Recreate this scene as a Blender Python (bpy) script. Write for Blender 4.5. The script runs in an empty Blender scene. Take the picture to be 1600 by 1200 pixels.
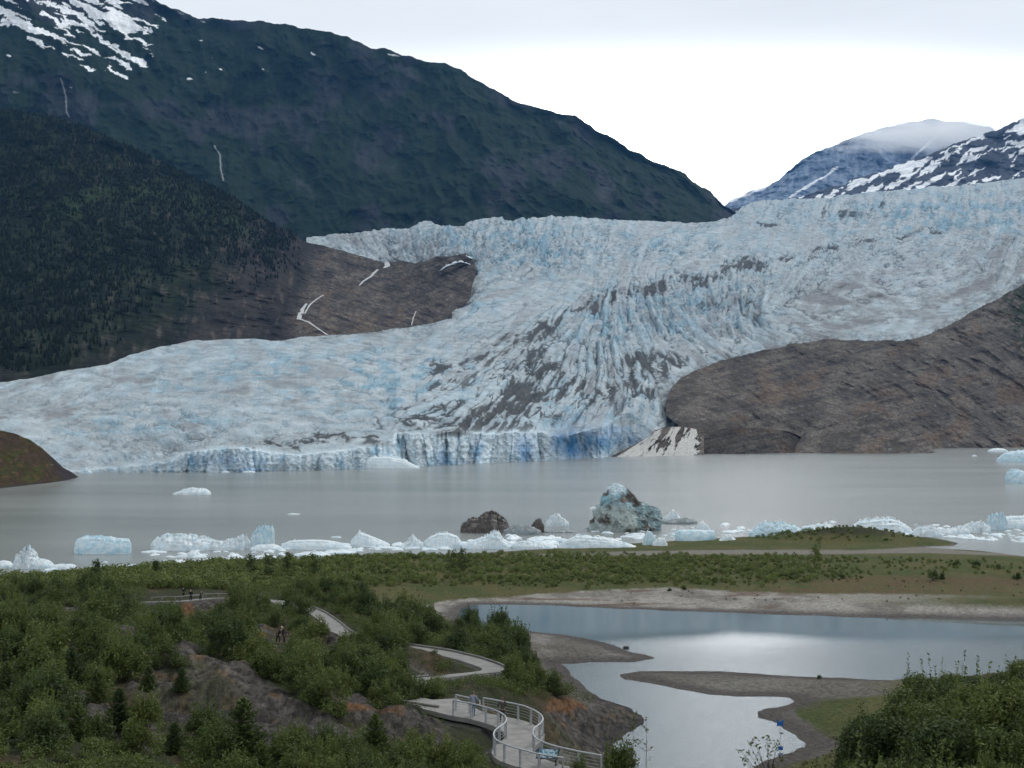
import bpy, bmesh, math, random
import numpy as np
from mathutils import Vector, Matrix, Euler
random.seed(7); RNG = np.random.default_rng(11)
SC = bpy.context.scene; COL = SC.collection
F = 2200.0; CAMZ = 30.0; TH = math.atan(60/2200); CT, ST = math.cos(TH), math.sin(TH)
CX, CY = 800.0, 600.0

# ---------- geometry of the view: where things stand ----------
def ray(px, py):
    u = (np.asarray(px, float)-CX)/F; v = (CY-np.asarray(py, float))/F
    ry = CT - v*ST; rz = ST + v*CT
    return u/ry, rz/ry                       # x and z per metre of Y
def at(px, py, D):                           # point at depth Y = D
    a, b = ray(px, py); return np.stack([a*D, D+0*a, CAMZ+b*D], -1)
def on(px, py, z=0.0):                       # point on the level z
    a, b = ray(px, py); D = (z-CAMZ)/b; return np.stack([a*D, D, z+0*a], -1)
def proj(P):
    x, y, z = P[..., 0], P[..., 1], P[..., 2]-CAMZ
    d = y*CT + z*ST; up = -y*ST + z*CT
    return CX+F*x/d, CY-F*up/d
# ---------- noise ----------
_pr = np.random.default_rng(99); _PM = _pr.permutation(4096).astype(np.int32); _PM = np.r_[_PM, _PM]
_G = _pr.normal(size=(4096, 3)); _G = (_G/np.linalg.norm(_G, axis=1)[:, None]).astype(np.float32)
_A2 = _pr.uniform(0, 6.2832, 4096); _G2 = np.stack([np.cos(_A2), np.sin(_A2)], -1).astype(np.float32)
def vnoise(x, y, z=None, seed=0):
    x = np.asarray(x, float); y = np.asarray(y, float)
    if z is None:
        x, y = np.broadcast_arrays(x+seed*13.71, y-seed*7.33)
        fx0, fy0 = np.floor(x), np.floor(y); ix, iy = fx0.astype(np.int32) & 4095, fy0.astype(np.int32) & 4095
        fx, fy = (x-fx0).astype(np.float32), (y-fy0).astype(np.float32); u, v = fx*fx*fx*(fx*(fx*6-15)+10), fy*fy*fy*(fy*(fy*6-15)+10)
        a, b = _PM[ix], _PM[(ix+1) & 4095]
        def g(h, dx, dy): q = _G2[h]; return q[..., 0]*(fx-dx)+q[..., 1]*(fy-dy)
        n00, n10, n01, n11 = g(_PM[a+iy], 0, 0), g(_PM[b+iy], 1, 0), g(_PM[a+iy+1], 0, 1), g(_PM[b+iy+1], 1, 1)
        p = n00+(n10-n00)*u; q = n01+(n11-n01)*u; return (p+(q-p)*v)*1.45
    x, y, z = np.broadcast_arrays(x+seed*13.71, y-seed*7.33, np.asarray(z, float)+seed*3.17)
    fx0, fy0, fz0 = np.floor(x), np.floor(y), np.floor(z); ix, iy, iz = (q.astype(np.int32) & 4095 for q in (fx0, fy0, fz0))
    fx, fy, fz = (x-fx0).astype(np.float32), (y-fy0).astype(np.float32), (z-fz0).astype(np.float32)
    u, v, w = fx*fx*(3-2*fx), fy*fy*(3-2*fy), fz*fz*(3-2*fz); r = []
    a, b = _PM[ix], _PM[(ix+1) & 4095]; c = [[_PM[a+iy], _PM[b+iy]], [_PM[a+iy+1], _PM[b+iy+1]]]
    for dz in (0, 1):
        e = []
        for dy in (0, 1):
            f = []
            for dx in (0, 1): q = _G[_PM[c[dy][dx]+iz+dz]]; f.append(q[..., 0]*(fx-dx)+q[..., 1]*(fy-dy)+q[..., 2]*(fz-dz))
            e.append(f[0]+(f[1]-f[0])*u)
        r.append(e[0]+(e[1]-e[0])*v)
    return (r[0]+(r[1]-r[0])*w)*1.6
def fbm(x, y, z=None, o=5, seed=0, gain=.5, ridged=False):
    s = 0; a = 1; t = 0; f = 1
    for k in range(o):
        n = vnoise(x*f, y*f, None if z is None else z*f, seed+k*17)
        s = s + a*(1-2*np.abs(n) if ridged else n); t += a; a *= gain; f *= 2.03
    return s/t
def smooth(a, b, x):
    t = np.clip((x-a)/(b-a), 0, 1); return t*t*(3-2*t)
def interp(pts, x, k=None):
    p = np.array(pts, float); return np.interp(x, p[:, 0], p[:, 1])
def jag(x, amp, scale, seed=0, o=4): return amp*fbm(np.asarray(x)/scale, 0*np.asarray(x)+seed*3.3, o=o, seed=seed)
class TPS:                                   # thin plate interpolation
    def __init__(s, pts, vals, lam=1e-3):
        s.p = np.array(pts, float); s.sc = s.p.std(0).mean(); p = s.p/s.sc
        n = len(p); d = np.hypot(p[:, None, 0]-p[None, :, 0], p[:, None, 1]-p[None, :, 1])
        K = np.where(d > 0, d*d*np.log(d+1e-12), 0)+lam*np.eye(n); Q = np.c_[np.ones(n), p]
        A = np.block([[K, Q], [Q.T, np.zeros((3, 3))]]); v = np.array(vals, float); v = v.reshape(n, -1)
        s.w = np.linalg.solve(A, np.r_[v, np.zeros((3, v.shape[1]))]); s.n = n
    def __call__(s, x, y):
        x = np.asarray(x, float)/s.sc; y = np.asarray(y, float)/s.sc; p = s.p/s.sc
        out = [s.w[s.n, k]+s.w[s.n+1, k]*x+s.w[s.n+2, k]*y for k in range(s.w.shape[1])]
        for i in range(s.n):
            d2 = (x-p[i, 0])**2+(y-p[i, 1])**2; b = .5*d2*np.log(d2+1e-12)
            for k in range(len(out)): out[k] = out[k]+s.w[i, k]*b
        return out[0] if len(out) == 1 else np.stack(out, -1)
def polydist(x, y, poly):                    # signed distance, positive inside
    poly = np.array(poly, float); x = np.asarray(x, float); y = np.asarray(y, float)
    d = np.full(x.shape, 1e18); ins = np.zeros(x.shape, bool); n = len(poly)
    for i in range(n):
        ax, ay = poly[i]; bx, by = poly[(i+1) % n]; ex, ey = bx-ax, by-ay
        t = np.clip(((x-ax)*ex+(y-ay)*ey)/(ex*ex+ey*ey+1e-12), 0, 1)
        d = np.minimum(d, (x-ax-t*ex)**2+(y-ay-t*ey)**2)
        c = ((ay > y) != (by > y)) & (x < ex*(y-ay)/(ey if abs(ey) > 1e-12 else 1e-12)+ax); ins ^= c
    return np.where(ins, 1, -1)*np.sqrt(d)
def spots(W, H, L, w, angf, cover, seed, L2=None):   # oriented noise: random elongated kernels along a direction field
    r = np.random.default_rng(seed); out = np.zeros((H, W), np.float32)
    n = int(cover*W*H/(L*w*3.1)); xs = r.uniform(0, W, n); ys = r.uniform(0, H, n); sg = r.choice([-1., 1.], n); sc = r.uniform(.7, 1.35, n)
    for x, y, s, k in zip(xs, ys, sg, sc):
        a = angf(x, y)+r.normal(0, .13); l, q = L*k, w*k; R = int(2.2*l)+1
        x0, x1, y0, y1 = max(0, int(x)-R), min(W, int(x)+R+1), max(0, int(y)-R), min(H, int(y)+R+1)
        if x1 <= x0 or y1 <= y0: continue
        X = np.arange(x0, x1)[None]-x; Y = np.arange(y0, y1)[:, None]-y; ca, sa = math.cos(a), math.sin(a)
        U = X*ca-Y*sa; V = X*sa+Y*ca
        out[y0:y1, x0:x1] += s*np.exp(-(U*U)/(l*l)-(V*V)/(q*q))
    return out/out.std()
def bil(img, x, y):
    H, W = img.shape; x = np.clip(x, 0, W-1.001); y = np.clip(y, 0, H-1.001)
    i, j = x.astype(int), y.astype(int); fx, fy = x-i, y-j
    return (img[j, i]*(1-fx)+img[j, i+1]*fx)*(1-fy)+(img[j+1, i]*(1-fx)+img[j+1, i+1]*fx)*fy
# ---------- meshes and objects ----------
def link(o, parent=None):
    COL.objects.link(o)
    if parent is not None: o.parent = parent
    return o
def tag(o, label=None, cat=None, group=None, kind=None):
    if label: o['label'] = label
    if cat: o['category'] = cat
    if group: o['group'] = group
    if kind: o['kind'] = kind
    return o
def empty(name, loc=(0, 0, 0), rz=0):
    o = bpy.data.objects.new(name, None); o.location = loc; o.rotation_euler = (0, 0, rz); o.empty_display_size = .5; return link(o)
def npmesh(name, V, Fq, mat, col=None, smooth_=True, extra=None):
    V = np.ascontiguousarray(V, np.float32).reshape(-1, 3); Fq = np.ascontiguousarray(Fq, np.int32); k = Fq.shape[1]
    m = bpy.data.meshes.new(name); m.vertices.add(len(V)); m.vertices.foreach_set('co', V.ravel())
    m.loops.add(Fq.size); m.loops.foreach_set('vertex_index', Fq.ravel())
    m.polygons.add(len(Fq)); m.polygons.foreach_set('loop_start', np.arange(0, Fq.size, k, dtype=np.int32))
    m.polygons.foreach_set('loop_total', np.full(len(Fq), k, np.int32))
    if smooth_: m.polygons.foreach_set('use_smooth', np.ones(len(Fq), bool))
    if col is not None:
        a = m.color_attributes.new('Col', 'FLOAT_COLOR', 'POINT'); c = np.ones((len(V), 4), np.float32); c[:, :3] = np.asarray(col).reshape(-1, 3)
        a.data.foreach_set('color', c.ravel())
    for nm, val in (extra or {}).items():
        a = m.attributes.new(nm, 'FLOAT', 'POINT'); a.data.foreach_set('value', np.ascontiguousarray(val, np.float32).ravel())
    if mat: m.materials.append(mat)
    m.update(); m.validate(); return m
def gridfaces(nr, nc, keep=None):
    i = np.arange(nr*nc).reshape(nr, nc); f = np.stack([i[:-1, :-1], i[:-1, 1:], i[1:, 1:], i[1:, :-1]], -1).reshape(-1, 4)
    if keep is not None: f = f[keep[:-1, :-1].reshape(-1)]
    return f
def mobj(name, me, parent=None): return link(bpy.data.objects.new(name, me), parent)
def gridobj(name, P, mat, col=None, keep=None, parent=None, flip=False, extra=None):
    f = gridfaces(P.shape[0], P.shape[1], keep)
    if flip: f = f[:, ::-1]
    return mobj(name, npmesh(name, P, f, mat, col, extra=extra), parent)
class MB:                                    # collects simple solids into one mesh
    def __init__(s): s.v = []; s.f = []; s.mi = []; s.cur = 0
    def add(s, V, Fs):
        b = len(s.v); s.v += [tuple(p) for p in V]; s.f += [tuple(b+i for i in q) for q in Fs]; s.mi += [s.cur]*len(Fs)
    def box(s, c, d, rz=0, rx=0):
        R = Euler((rx, 0, rz)).to_matrix(); V = []
        for x in (-.5, .5):
            for y in (-.5, .5):
                for z in (-.5, .5): V.append(Vector(c)+R @ Vector((x*d[0], y*d[1], z*d[2])))
        s.add(V, [(0,1,3,2), (4,6,7,5), (0,4,5,1), (2,3,7,6), (0,2,6,4), (1,5,7,3)])
    def tube(s, pts, r, n=8, cap=True):
        pts = [Vector(p) for p in pts]; N = len(pts); rr = r if hasattr(r, '__len__') else [r]*N; b = []
        for i, p in enumerate(pts):
            t = (pts[min(i+1, N-1)]-pts[max(i-1, 0)]).normalized(); a = t.cross(Vector((0, 0, 1)))
            if a.length < .05: a = t.cross(Vector((1, 0, 0)))
            a.normalize(); c = t.cross(a)
            b += [p+(a*math.cos(2*math.pi*k/n)+c*math.sin(2*math.pi*k/n))*rr[i] for k in range(n)]
        Fs = [(i*n+k, i*n+(k+1) % n, (i+1)*n+(k+1) % n, (i+1)*n+k) for i in range(N-1) for k in range(n)]
        if cap: Fs += [tuple(range(n))[::-1], tuple((N-1)*n+k for k in range(n))]
        s.add(b, Fs)
    def build(s, name, mats, parent=None, smooth_=False):
        m = bpy.data.meshes.new(name); m.from_pydata([tuple(p) for p in s.v], [], s.f)
        for q in (mats if isinstance(mats, (list, tuple)) else [mats]): m.materials.append(q)
        for p, i in zip(m.polygons, s.mi): p.material_index = i; p.use_smooth = smooth_
        m.update(); return mobj(name, m, parent)
# ---------- materials ----------
class NT:
    def __init__(s, name, vol=False):
        s.m = bpy.data.materials.new(name); s.m.use_nodes = True; s.t = s.m.node_tree; s.t.nodes.clear(); s.out = s.n('ShaderNodeOutputMaterial')
    def n(s, typ, **kw):
        x = s.t.nodes.new(typ)
        for k, v in kw.items(): setattr(x, k, v)
        return x
    def l(s, a, b): s.t.links.new(a, b)
    def tex(s, scale, detail=5, rough=.55, vec=None, typ='ShaderNodeTexNoise', dist=0):
        x = s.n(typ); x.inputs['Scale'].default_value = scale
        if 'Detail' in x.inputs: x.inputs['Detail'].default_value = detail; x.inputs['Roughness'].default_value = rough
        if 'Distortion' in x.inputs: x.inputs['Distortion'].default_value = dist
        s.l(vec if vec is not None else s.pos(), x.inputs['Vector']); return x
    def pos(s):
        if not hasattr(s, '_p'): s._p = s.n('ShaderNodeNewGeometry')
        return s._p.outputs['Position']
    def obj(s):
        if not hasattr(s, '_o'): s._o = s.n('ShaderNodeTexCoord')
        return s._o.outputs['Object']
    def mapv(s, sc, rot=(0, 0, 0), vec=None):
        x = s.n('ShaderNodeMapping'); x.inputs['Scale'].default_value = sc; x.inputs['Rotation'].default_value = rot
        s.l(vec if vec is not None else s.pos(), x.inputs['Vector']); return x.outputs[0]
    def ramp(s, fac, stops, interp='LINEAR'):
        x = s.n('ShaderNodeValToRGB'); e = x.color_ramp.elements; x.color_ramp.interpolation = interp
        while len(e) > 1: e.remove(e[-1])
        for i, (p, c) in enumerate(stops):
            q = e[0] if i == 0 else e.new(p); q.position = p; q.color = (*((c,)*3 if not hasattr(c, '__len__') else c), 1)
        s.l(fac, x.inputs[0]); return x.outputs[0]
    def mix(s, fac, a, b, mode='MIX'):
        x = s.n('ShaderNodeMix', data_type='RGBA', blend_type=mode)
        for i, v in ((0, fac), (6, a), (7, b)):
            if hasattr(v, 'is_linked') or hasattr(v, 'links'): s.l(v, x.inputs[i])
            elif i == 0: x.inputs[0].default_value = v
            else: x.inputs[i].default_value = (*v, 1)
        return x.outputs[2]
    def math(s, op, a, b=None):
        x = s.n('ShaderNodeMath', operation=op)
        for i, v in ((0, a), (1, b)):
            if v is None: continue
            if hasattr(v, 'links'): s.l(v, x.inputs[i])
            else: x.inputs[i].default_value = v
        return x.outputs[0]
    def bump(s, h, strength, dist, nrm=None):
        x = s.n('ShaderNodeBump'); x.inputs['Strength'].default_value = strength; x.inputs['Distance'].default_value = dist
        s.l(h, x.inputs['Height'])
        if nrm is not None: s.l(nrm, x.inputs['Normal'])
        return x.outputs[0]
    def attr(s, nm='Col'):
        x = s.n('ShaderNodeAttribute'); x.attribute_name = nm; return x
    def finish(s, col, rough=.9, nrm=None, spec=.3, **kw):
        b = s.n('ShaderNodeBsdfPrincipled')
        for k, v in (('Base Color', col), ('Roughness', rough)):
            if hasattr(v, 'links'): s.l(v, b.inputs[k])
            elif k == 'Base Color': b.inputs[k].default_value = (*v, 1)
            else: b.inputs[k].default_value = v
        b.inputs['Specular IOR Level'].default_value = spec
        for k, v in kw.items(): b.inputs[k.replace('_', ' ')].default_value = v
        if nrm is not None: s.l(nrm, b.inputs['Normal'])
        s.b = b; s.l(b.outputs[0], s.out.inputs[0]); return s.m
def plain(name, c, rough=.7, var=.25, scale=3, metal=0, bump=.0, coord='obj'):
    t = NT(name); v = t.obj() if coord == 'obj' else t.pos(); x = t.tex(scale, 4, vec=v)
    k = t.ramp(x.outputs[0], [(.3, tuple(q*(1-var) for q in c)), (.7, tuple(min(1, q*(1+var)) for q in c))])
    return t.finish(k, rough, t.bump(x.outputs[0], .4, bump) if bump else None, Metallic=metal)
def lin(r, g, b):
    f = lambda c: (c/255/12.92) if c/255 <= .04045 else ((c/255+.055)/1.055)**2.4
    return np.array([f(r), f(g), f(b)])
# ---------- camera, sky, sun, air ----------
cam = bpy.data.cameras.new('camera'); co = link(bpy.data.objects.new('camera', cam)); SC.camera = co
cam.sensor_width = 36; cam.lens = 36*F/1600; cam.clip_end = 60000; cam.clip_start = .5
co.location = (0, 0, CAMZ); co.rotation_euler = (math.pi/2+TH, 0, 0)
SC.render.resolution_x, SC.render.resolution_y = 1024, 768
SC.view_settings.view_transform = 'Standard'; SC.view_settings.look = 'None'; SC.view_settings.exposure = .15; SC.view_settings.gamma = 1
SC.cycles.use_denoising = True; SC.cycles.max_bounces = 6; SC.cycles.volume_bounces = 8; SC.cycles.transparent_max_bounces = 8
SUN_EL, SUN_AZ = math.radians(48), math.radians(38)      # azimuth clockwise from +Y
W = bpy.data.worlds.new('World'); SC.world = W; W.use_nodes = True; nt = W.node_tree; nt.nodes.clear()
def wn(t, **k):
    x = nt.nodes.new(t)
    for a, b in k.items(): setattr(x, a, b)
    return x
wo, bg = wn('ShaderNodeOutputWorld'), wn('ShaderNodeBackground'); nt.links.new(bg.outputs[0], wo.inputs[0]); bg.inputs[1].default_value = .1
sky = wn('ShaderNodeTexSky'); sky.sky_type = 'NISHITA'; sky.sun_disc = False; sky.sun_elevation = SUN_EL; sky.sun_rotation = SUN_AZ; sky.air_density = 1; sky.dust_density = 2
tc = wn('ShaderNodeTexCoord'); sep = wn('ShaderNodeSeparateXYZ'); nt.links.new(tc.outputs['Generated'], sep.inputs[0])
def ramp(fac, stops):
    x = wn('ShaderNodeValToRGB'); e = x.color_ramp.elements
    while len(e) > 1: e.remove(e[-1])
    for i, (p, c) in enumerate(stops):
        q = e[0] if i == 0 else e.new(p); q.position = p; q.color = (*c, 1)
    nt.links.new(fac, x.inputs[0]); return x.outputs[0]
# overcast layer: bright towards the horizon, greyer overhead, with soft cloud streaks
mp = wn('ShaderNodeMapping'); mp.inputs['Scale'].default_value = (1.6, 1.6, 9); nt.links.new(tc.outputs['Generated'], mp.inputs[0])
cn = wn('ShaderNodeTexNoise'); cn.inputs['Scale'].default_value = 1.6; cn.inputs['Detail'].default_value = 5; cn.inputs['Roughness'].default_value = .5; nt.links.new(mp.outputs[0], cn.inputs['Vector'])
ad = wn('ShaderNodeMath', operation='MULTIPLY_ADD'); nt.links.new(cn.outputs[0], ad.inputs[0]); ad.inputs[1].default_value = .22; nt.links.new(sep.outputs[2], ad.inputs[2])
cl = ramp(ad.outputs[0], [(0, (10.3, 10.7, 10.5)), (.2, (12.0, 12.3, 12.1)), (.26, (11.7, 12.0, 11.9)), (.35, (9.3, 9.6, 9.6)), (.44, (7.8, 8.1, 8.2)), (1, (5.8, 6.35, 6.5))])
sm = wn('ShaderNodeMix', data_type='RGBA'); sm.inputs[0].default_value = .93; nt.links.new(sky.outputs[0], sm.inputs[6]); nt.links.new(cl, sm.inputs[7])
def wm(op, a, b=None, c=None):
    x = wn('ShaderNodeMath', operation=op)
    for i, v in enumerate((a, b, c)):
        if v is None: continue
        if hasattr(v, 'links'): nt.links.new(v, x.inputs[i])
        else: x.inputs[i].default_value = v
    return x.outputs[0]
# thinner, brighter cloud low in the sky ahead, where the sun stands behind it
dx = wm('DIVIDE', wm('SUBTRACT', wm('DIVIDE', sep.outputs[0], sep.outputs[1]), .165), .21); dz = wm('DIVIDE', wm('SUBTRACT', wm('DIVIDE', sep.outputs[2], sep.outputs[1]), .205), .036)
gg = wm('EXPONENT', wm('MULTIPLY', wm('ADD', wm('MULTIPLY', dx, dx), wm('MULTIPLY', dz, dz)), -1.0)); gg = wm('MULTIPLY', wm('MULTIPLY', gg, wm('GREATER_THAN', sep.outputs[1], 0.0)), 56.0)
glow = wn('ShaderNodeVectorMath', operation='ADD'); cc_ = wn('ShaderNodeCombineXYZ')
for i in range(3): nt.links.new(gg, cc_.inputs[i])
nt.links.new(sm.outputs[2], glow.inputs[0]); nt.links.new(cc_.outputs[0], glow.inputs[1]); nt.links.new(glow.outputs[0], bg.inputs[0])
sl = bpy.data.lights.new('sun', 'SUN'); sl.energy = 1.2; sl.angle = math.radians(11); sl.color = (1, .98, .92)
so = link(bpy.data.objects.new('sun', sl)); so.rotation_euler = (math.pi/2-SUN_EL, 0, math.pi-SUN_AZ)
HAZE = 1.9e-5
def haze_box():
    t = NT('haze_air'); v = t.n('ShaderNodeVolumePrincipled'); v.inputs['Color'].default_value = (.15, .44, .96, 1)
    v.inputs['Density'].default_value = HAZE; v.inputs['Anisotropy'].default_value = 0; t.l(v.outputs[0], t.out.inputs['Volume'])
    b = MB(); b.box((0, 7500, 1750), (26000, 25000, 3516)); o = b.build('haze', t.m); tag(o, kind='stuff')
haze_box()
# ---------- far landforms: each has its own ridge, slope and distance ----------
def slope_surface(name, px, top, bot, Dtop, Dbot, nr, mat, colf, rel, back=True, seed=0, spur=(220, 90), dfun=None, foot=False, r3k=.12, edgeamp=1.0, kind='structure', zmin=-3):
    """top/bot: screen heights of ridge and foot; D: their distances. rel = relief in metres."""
    px = np.asarray(px, float); nc = len(px); v = np.linspace(0, 1, nr)[:, None]
    PY = top[None]*(1-v)+bot[None]*v; PX = np.repeat(px[None], nr, 0)
    D = Dtop[None]*(1-v)+Dbot[None]*v if dfun is None else dfun(PX, PY)
    P = at(PX, PY, D)
    sx, sz = spur
    w = 60*fbm(P[..., 0]/300, P[..., 2]/300, P[..., 1]/400, o=3, seed=seed+5)
    r1 = fbm((P[..., 0]+w+.35*P[..., 2])/sx, P[..., 2]/(sx*2.6), P[..., 1]/(sx*4), o=5, seed=seed, ridged=True, gain=.55)
    r2 = fbm((P[..., 0]+.3*P[..., 2])/sz, P[..., 2]/(sz*2.4), P[..., 1]/(sz*1.5), o=5, seed=seed+9)
    edge = smooth(0, .06, v)*(smooth(1, .86, v) if foot else 1)
    r3 = fbm(P[..., 0]/(sz*.42)+.4*r2, P[..., 2]/(sz*.42), P[..., 1]/(sz*.8), o=4, seed=seed+15, ridged=True)
    disp = rel*((r1-.55)*1.3+r2*.6+r3k*(r3-.55))
    a, b = ray(PX, PY)
    D2 = D-disp*edge*1.4
    P2 = at(PX, PY, D2)                      # relief moves along the slope's depth
    P2[..., 2] += edgeamp*rel*.10*fbm(P[..., 0]/(sz*.35), P[..., 1]/(sz*.5), P[..., 2]/(sz*.35), o=4, seed=seed+21)
    col = colf(PX, PY, P2, r1, r2, v)
    if back:                                 # the far side of the ridge falls away
        rows = [P2[0]+np.array([0, d, -h]) for d, h in ((400, 330), (120, 70), (30, 12))]
        P2 = np.concatenate([np.array(rows), P2], 0); col = np.concatenate([np.repeat(col[:1], 3, 0), col], 0)
    o = gridobj(name, P2, mat, col, flip=True)
    if kind: tag(o, kind=kind)
    return o, P2
def land_mat(name, s1, s2, amp=.45, bump=4, rough=.95):
    t = NT(name); c = t.attr().outputs[0]; a = t.tex(s1, 7, .62); b = t.tex(s2, 6, .6)
    k = t.math('MULTIPLY', a.outputs[0], b.outputs[0]); g = t.ramp(k, [(.12, 1-amp), (.4, 1+amp*1.2)])
    x = t.mix(1.0, c, g, 'MULTIPLY')
    return t.finish(x, rough, t.bump(a.outputs[0], .7, bump), spec=.04)
ROCKD = np.array([.040, .038, .044]); VEG = np.array([.020, .034, .020]); BRN = np.array([.085, .070, .058]); SNOW = np.array([.92, .93, .95])
def lerp(a, b, t): return a+(b-a)*t[..., None]
# --- big dark mountain ---
ridge_big = [(-320, -330), (-100, -170), (100, -70), (230, -8), (262, 8), (283, 17), (310, 29), (330, 28), (355, 31), (420, 35), (470, 42), (520, 52), (552, 62), (575, 72), (610, 78), (650, 92), (700, 100), (722, 108), (745, 124), (780, 145), (800, 156), (850, 170), (900, 183), (935, 205), (960, 217), (985, 236), (1020, 250), (1050, 262), (1070, 272), (1095, 292), (1110, 300), (1128, 318), (1145, 330), (1162, 340), (1190, 352)]
px = np.linspace(-320, 1190, 1300); top = interp(ridge_big, px)+jag(px, 4, 22, 3); bot = interp([(-320, 330), (0, 330), (300, 360), (400, 400), (460, 415), (560, 400), (1190, 400)], px)
WH, HH = 700, 420
ang_s = spots(WH, HH, 34, 2.3, lambda x, y: math.radians(-27 if x < 420 else -10), 9, 5)
ang_s2 = spots(WH, HH, 10, 3.0, lambda x, y: math.radians(-25), 8, 8)
def col_big(PX, PY, P, r1, r2, v):
    n = fbm(PX/70, PY/70, o=5, seed=31); n2 = fbm(PX/160, PY/90, o=4, seed=35)
    rock = smooth(-.02, .22, n+.35*r2+.8*n2-.12)
    c = lerp(np.broadcast_to(VEG*.85, PX.shape+(3,)), np.array([.033, .037, .039]), rock)
    st = fbm(PX/9, PY/45, o=4, seed=37); c = c*(1+.45*st[..., None])
    pale = smooth(.25, .5, fbm(PX/42, PY/70, o=5, seed=38))*smooth(110, 200, PY)*smooth(250, 420, PX); c = lerp(c, np.array([.070, .074, .076]), pale*.5)
    ux, uy = 9*fbm(PX/16, PY/10, o=4, seed=47), 6*fbm(PX/16, PY/10, o=4, seed=48); s = bil(ang_s, PX+60+ux, PY+60+uy)*.75+bil(ang_s2, PX+60+ux, PY+60+uy)*.45+.35*fbm(PX/5, PY/3, o=3, seed=49)
    lim = interp([(-300, 100), (0, 88), (120, 118), (200, 132), (260, 128), (300, 118), (360, 60), (700, 0)], PX)
    thr = .48+2.2*smooth(-45, 12, PY-lim)+1.8*smooth(215, 285, PX)*(1-smooth(95, 130, PY+.0*PX)*.65)+.9*smooth(330, 520, PX)
    band = np.where((PX < 300), 1, 0)
    snow = smooth(thr-.06, thr+.06, s+.25*smooth(70, 20, np.abs(PX-160)*.6+np.abs(PY-30+.0*PX)))
    spk = smooth(2.45, 2.6, bil(ang_s2, PX*.9, PY+90)+.5*fbm(PX/8, PY/5, o=3, seed=45))*smooth(150, 120, PY)*smooth(760, 600, PX)*smooth(PY*0, 1, 1+0*PY)
    near = smooth(0, 14, PY-interp(ridge_big, PX)); 
    m = np.clip(snow*(PX < 560)+spk, 0, 1)*near
    for wx in ([(95, 122), (103, 150), (104, 175), (108, 185)], [(335, 228), (344, 243), (345, 262), (349, 285)]):   # two thin falls on the face
        w = np.array(wx, float); xx = np.interp(PY, w[:, 1], w[:, 0])+1.0*fbm(PX*0, PY/6, o=2, seed=3); k = np.exp(-((PX-xx)/1.0)**2)*(PY > w[0, 1])*(PY < w[-1, 1]); m = np.maximum(m, k*.35)
    return lerp(c, SNOW, m)
M_big = land_mat('mountain_rock_and_scrub', .012, .05, .3, 7)
slope_surface('mountain', px, top, bot, np.full(px.shape, 5600.)-.5*np.abs(px-300), np.full(px.shape, 4200.), 400, M_big, col_big, 120, seed=2, spur=(420, 170), zmin=0)
# --- snow-streaked mountain at right, and the blue one behind it ---
px = np.linspace(1120, 1900, 620); ridge_r = [(1120, 330), (1200, 318), (1250, 308), (1290, 295), (1310, 291), (1340, 277), (1380, 268), (1420, 250), (1450, 243), (1490, 225), (1530, 212), (1560, 203), (1580, 192), (1600, 185), (1700, 140), (1900, 60)]
sr = spots(800, 320, 11, 2.6, lambda x, y: math.radians(24), 8, 15); sr2 = spots(800, 320, 5, 1.7, lambda x, y: math.radians(35), 8, 16)
def col_r(PX, PY, P, r1, r2, v):
    c = lerp(np.broadcast_to(np.array([.065, .072, .09]), PX.shape+(3,)), np.array([.10, .11, .14]), smooth(-.2, .4, fbm(PX/30, PY/20, o=4, seed=51)))
    qx, qy = 7*fbm(PX/12, PY/9, o=4, seed=57), 5*fbm(PX/12, PY/9, o=4, seed=58); s = bil(sr, PX-1120+qx, PY+qy)*.55+bil(sr2, PX-1120+qx, PY+qy)*.4+1.5*fbm((PX+PY)/60, (PY+.35*PX)/14, o=5, seed=53)
    d = PY-interp(ridge_r, PX); t = .10+.5*smooth(20, 70, d)+.6*(1-smooth(0, 6, d))
    return lerp(c, SNOW, smooth(t-.06, t+.06, s))
slope_surface('mountain', px, interp(ridge_r, px)+jag(px, 3, 14, 6), np.full(px.shape, 345.), 7600-.9*(px-1120), np.full(px.shape, 6000.), 190, land_mat('mountain_rock_and_snow', .012, .05, .25, 12), col_r, 90, seed=61, spur=(260, 120))
px = np.linspace(1100, 1640, 480); ridge_b = [(1100, 345), (1142, 314), (1170, 300), (1195, 292), (1215, 283), (1232, 266), (1252, 250), (1275, 236), (1300, 228), (1325, 216), (1360, 205), (1400, 195), (1450, 186), (1500, 190), (1550, 200), (1640, 240)]
def col_b(PX, PY, P, r1, r2, v):
    g = fbm(PX/7, PY/26, o=5, seed=71)
    c = lerp(np.broadcast_to(np.array([.16, .205, .28]), PX.shape+(3,)), np.array([.26, .31, .39]), smooth(-.3, .35, g))  # blue of the distant air put into the rock colour
    m = 0*PX
    for (x0, y0, x1, y1, wd) in ((1234, 308, 1304, 266, 2.2), (1298, 268, 1308, 262, 3.0), (1142, 314, 1196, 293, 2.4), (1425, 248, 1470, 205, 2.4), (1310, 226, 1318, 224, 1.6)):
        ex, ey = x1-x0, y1-y0; t = np.clip(((PX-x0)*ex+(PY-y0)*ey)/(ex*ex+ey*ey), 0, 1)
        dd = np.hypot(PX-x0-t*ex, PY-y0-t*ey)+1.2*fbm(PX/5, PY/5, o=3, seed=73); m = np.maximum(m, smooth(wd, wd*.4, dd))
    return lerp(c, SNOW, m)
slope_surface('mountain', px, interp(ridge_b, px)+jag(px, 2.5, 12, 9), np.full(px.shape, 350.), np.full(px.shape, 11500.), np.full(px.shape, 9800.), 200, land_mat('haze_tinted_far_rock', .008, .03, .25, 15), col_b, 170, seed=77, spur=(380, 200))
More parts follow.
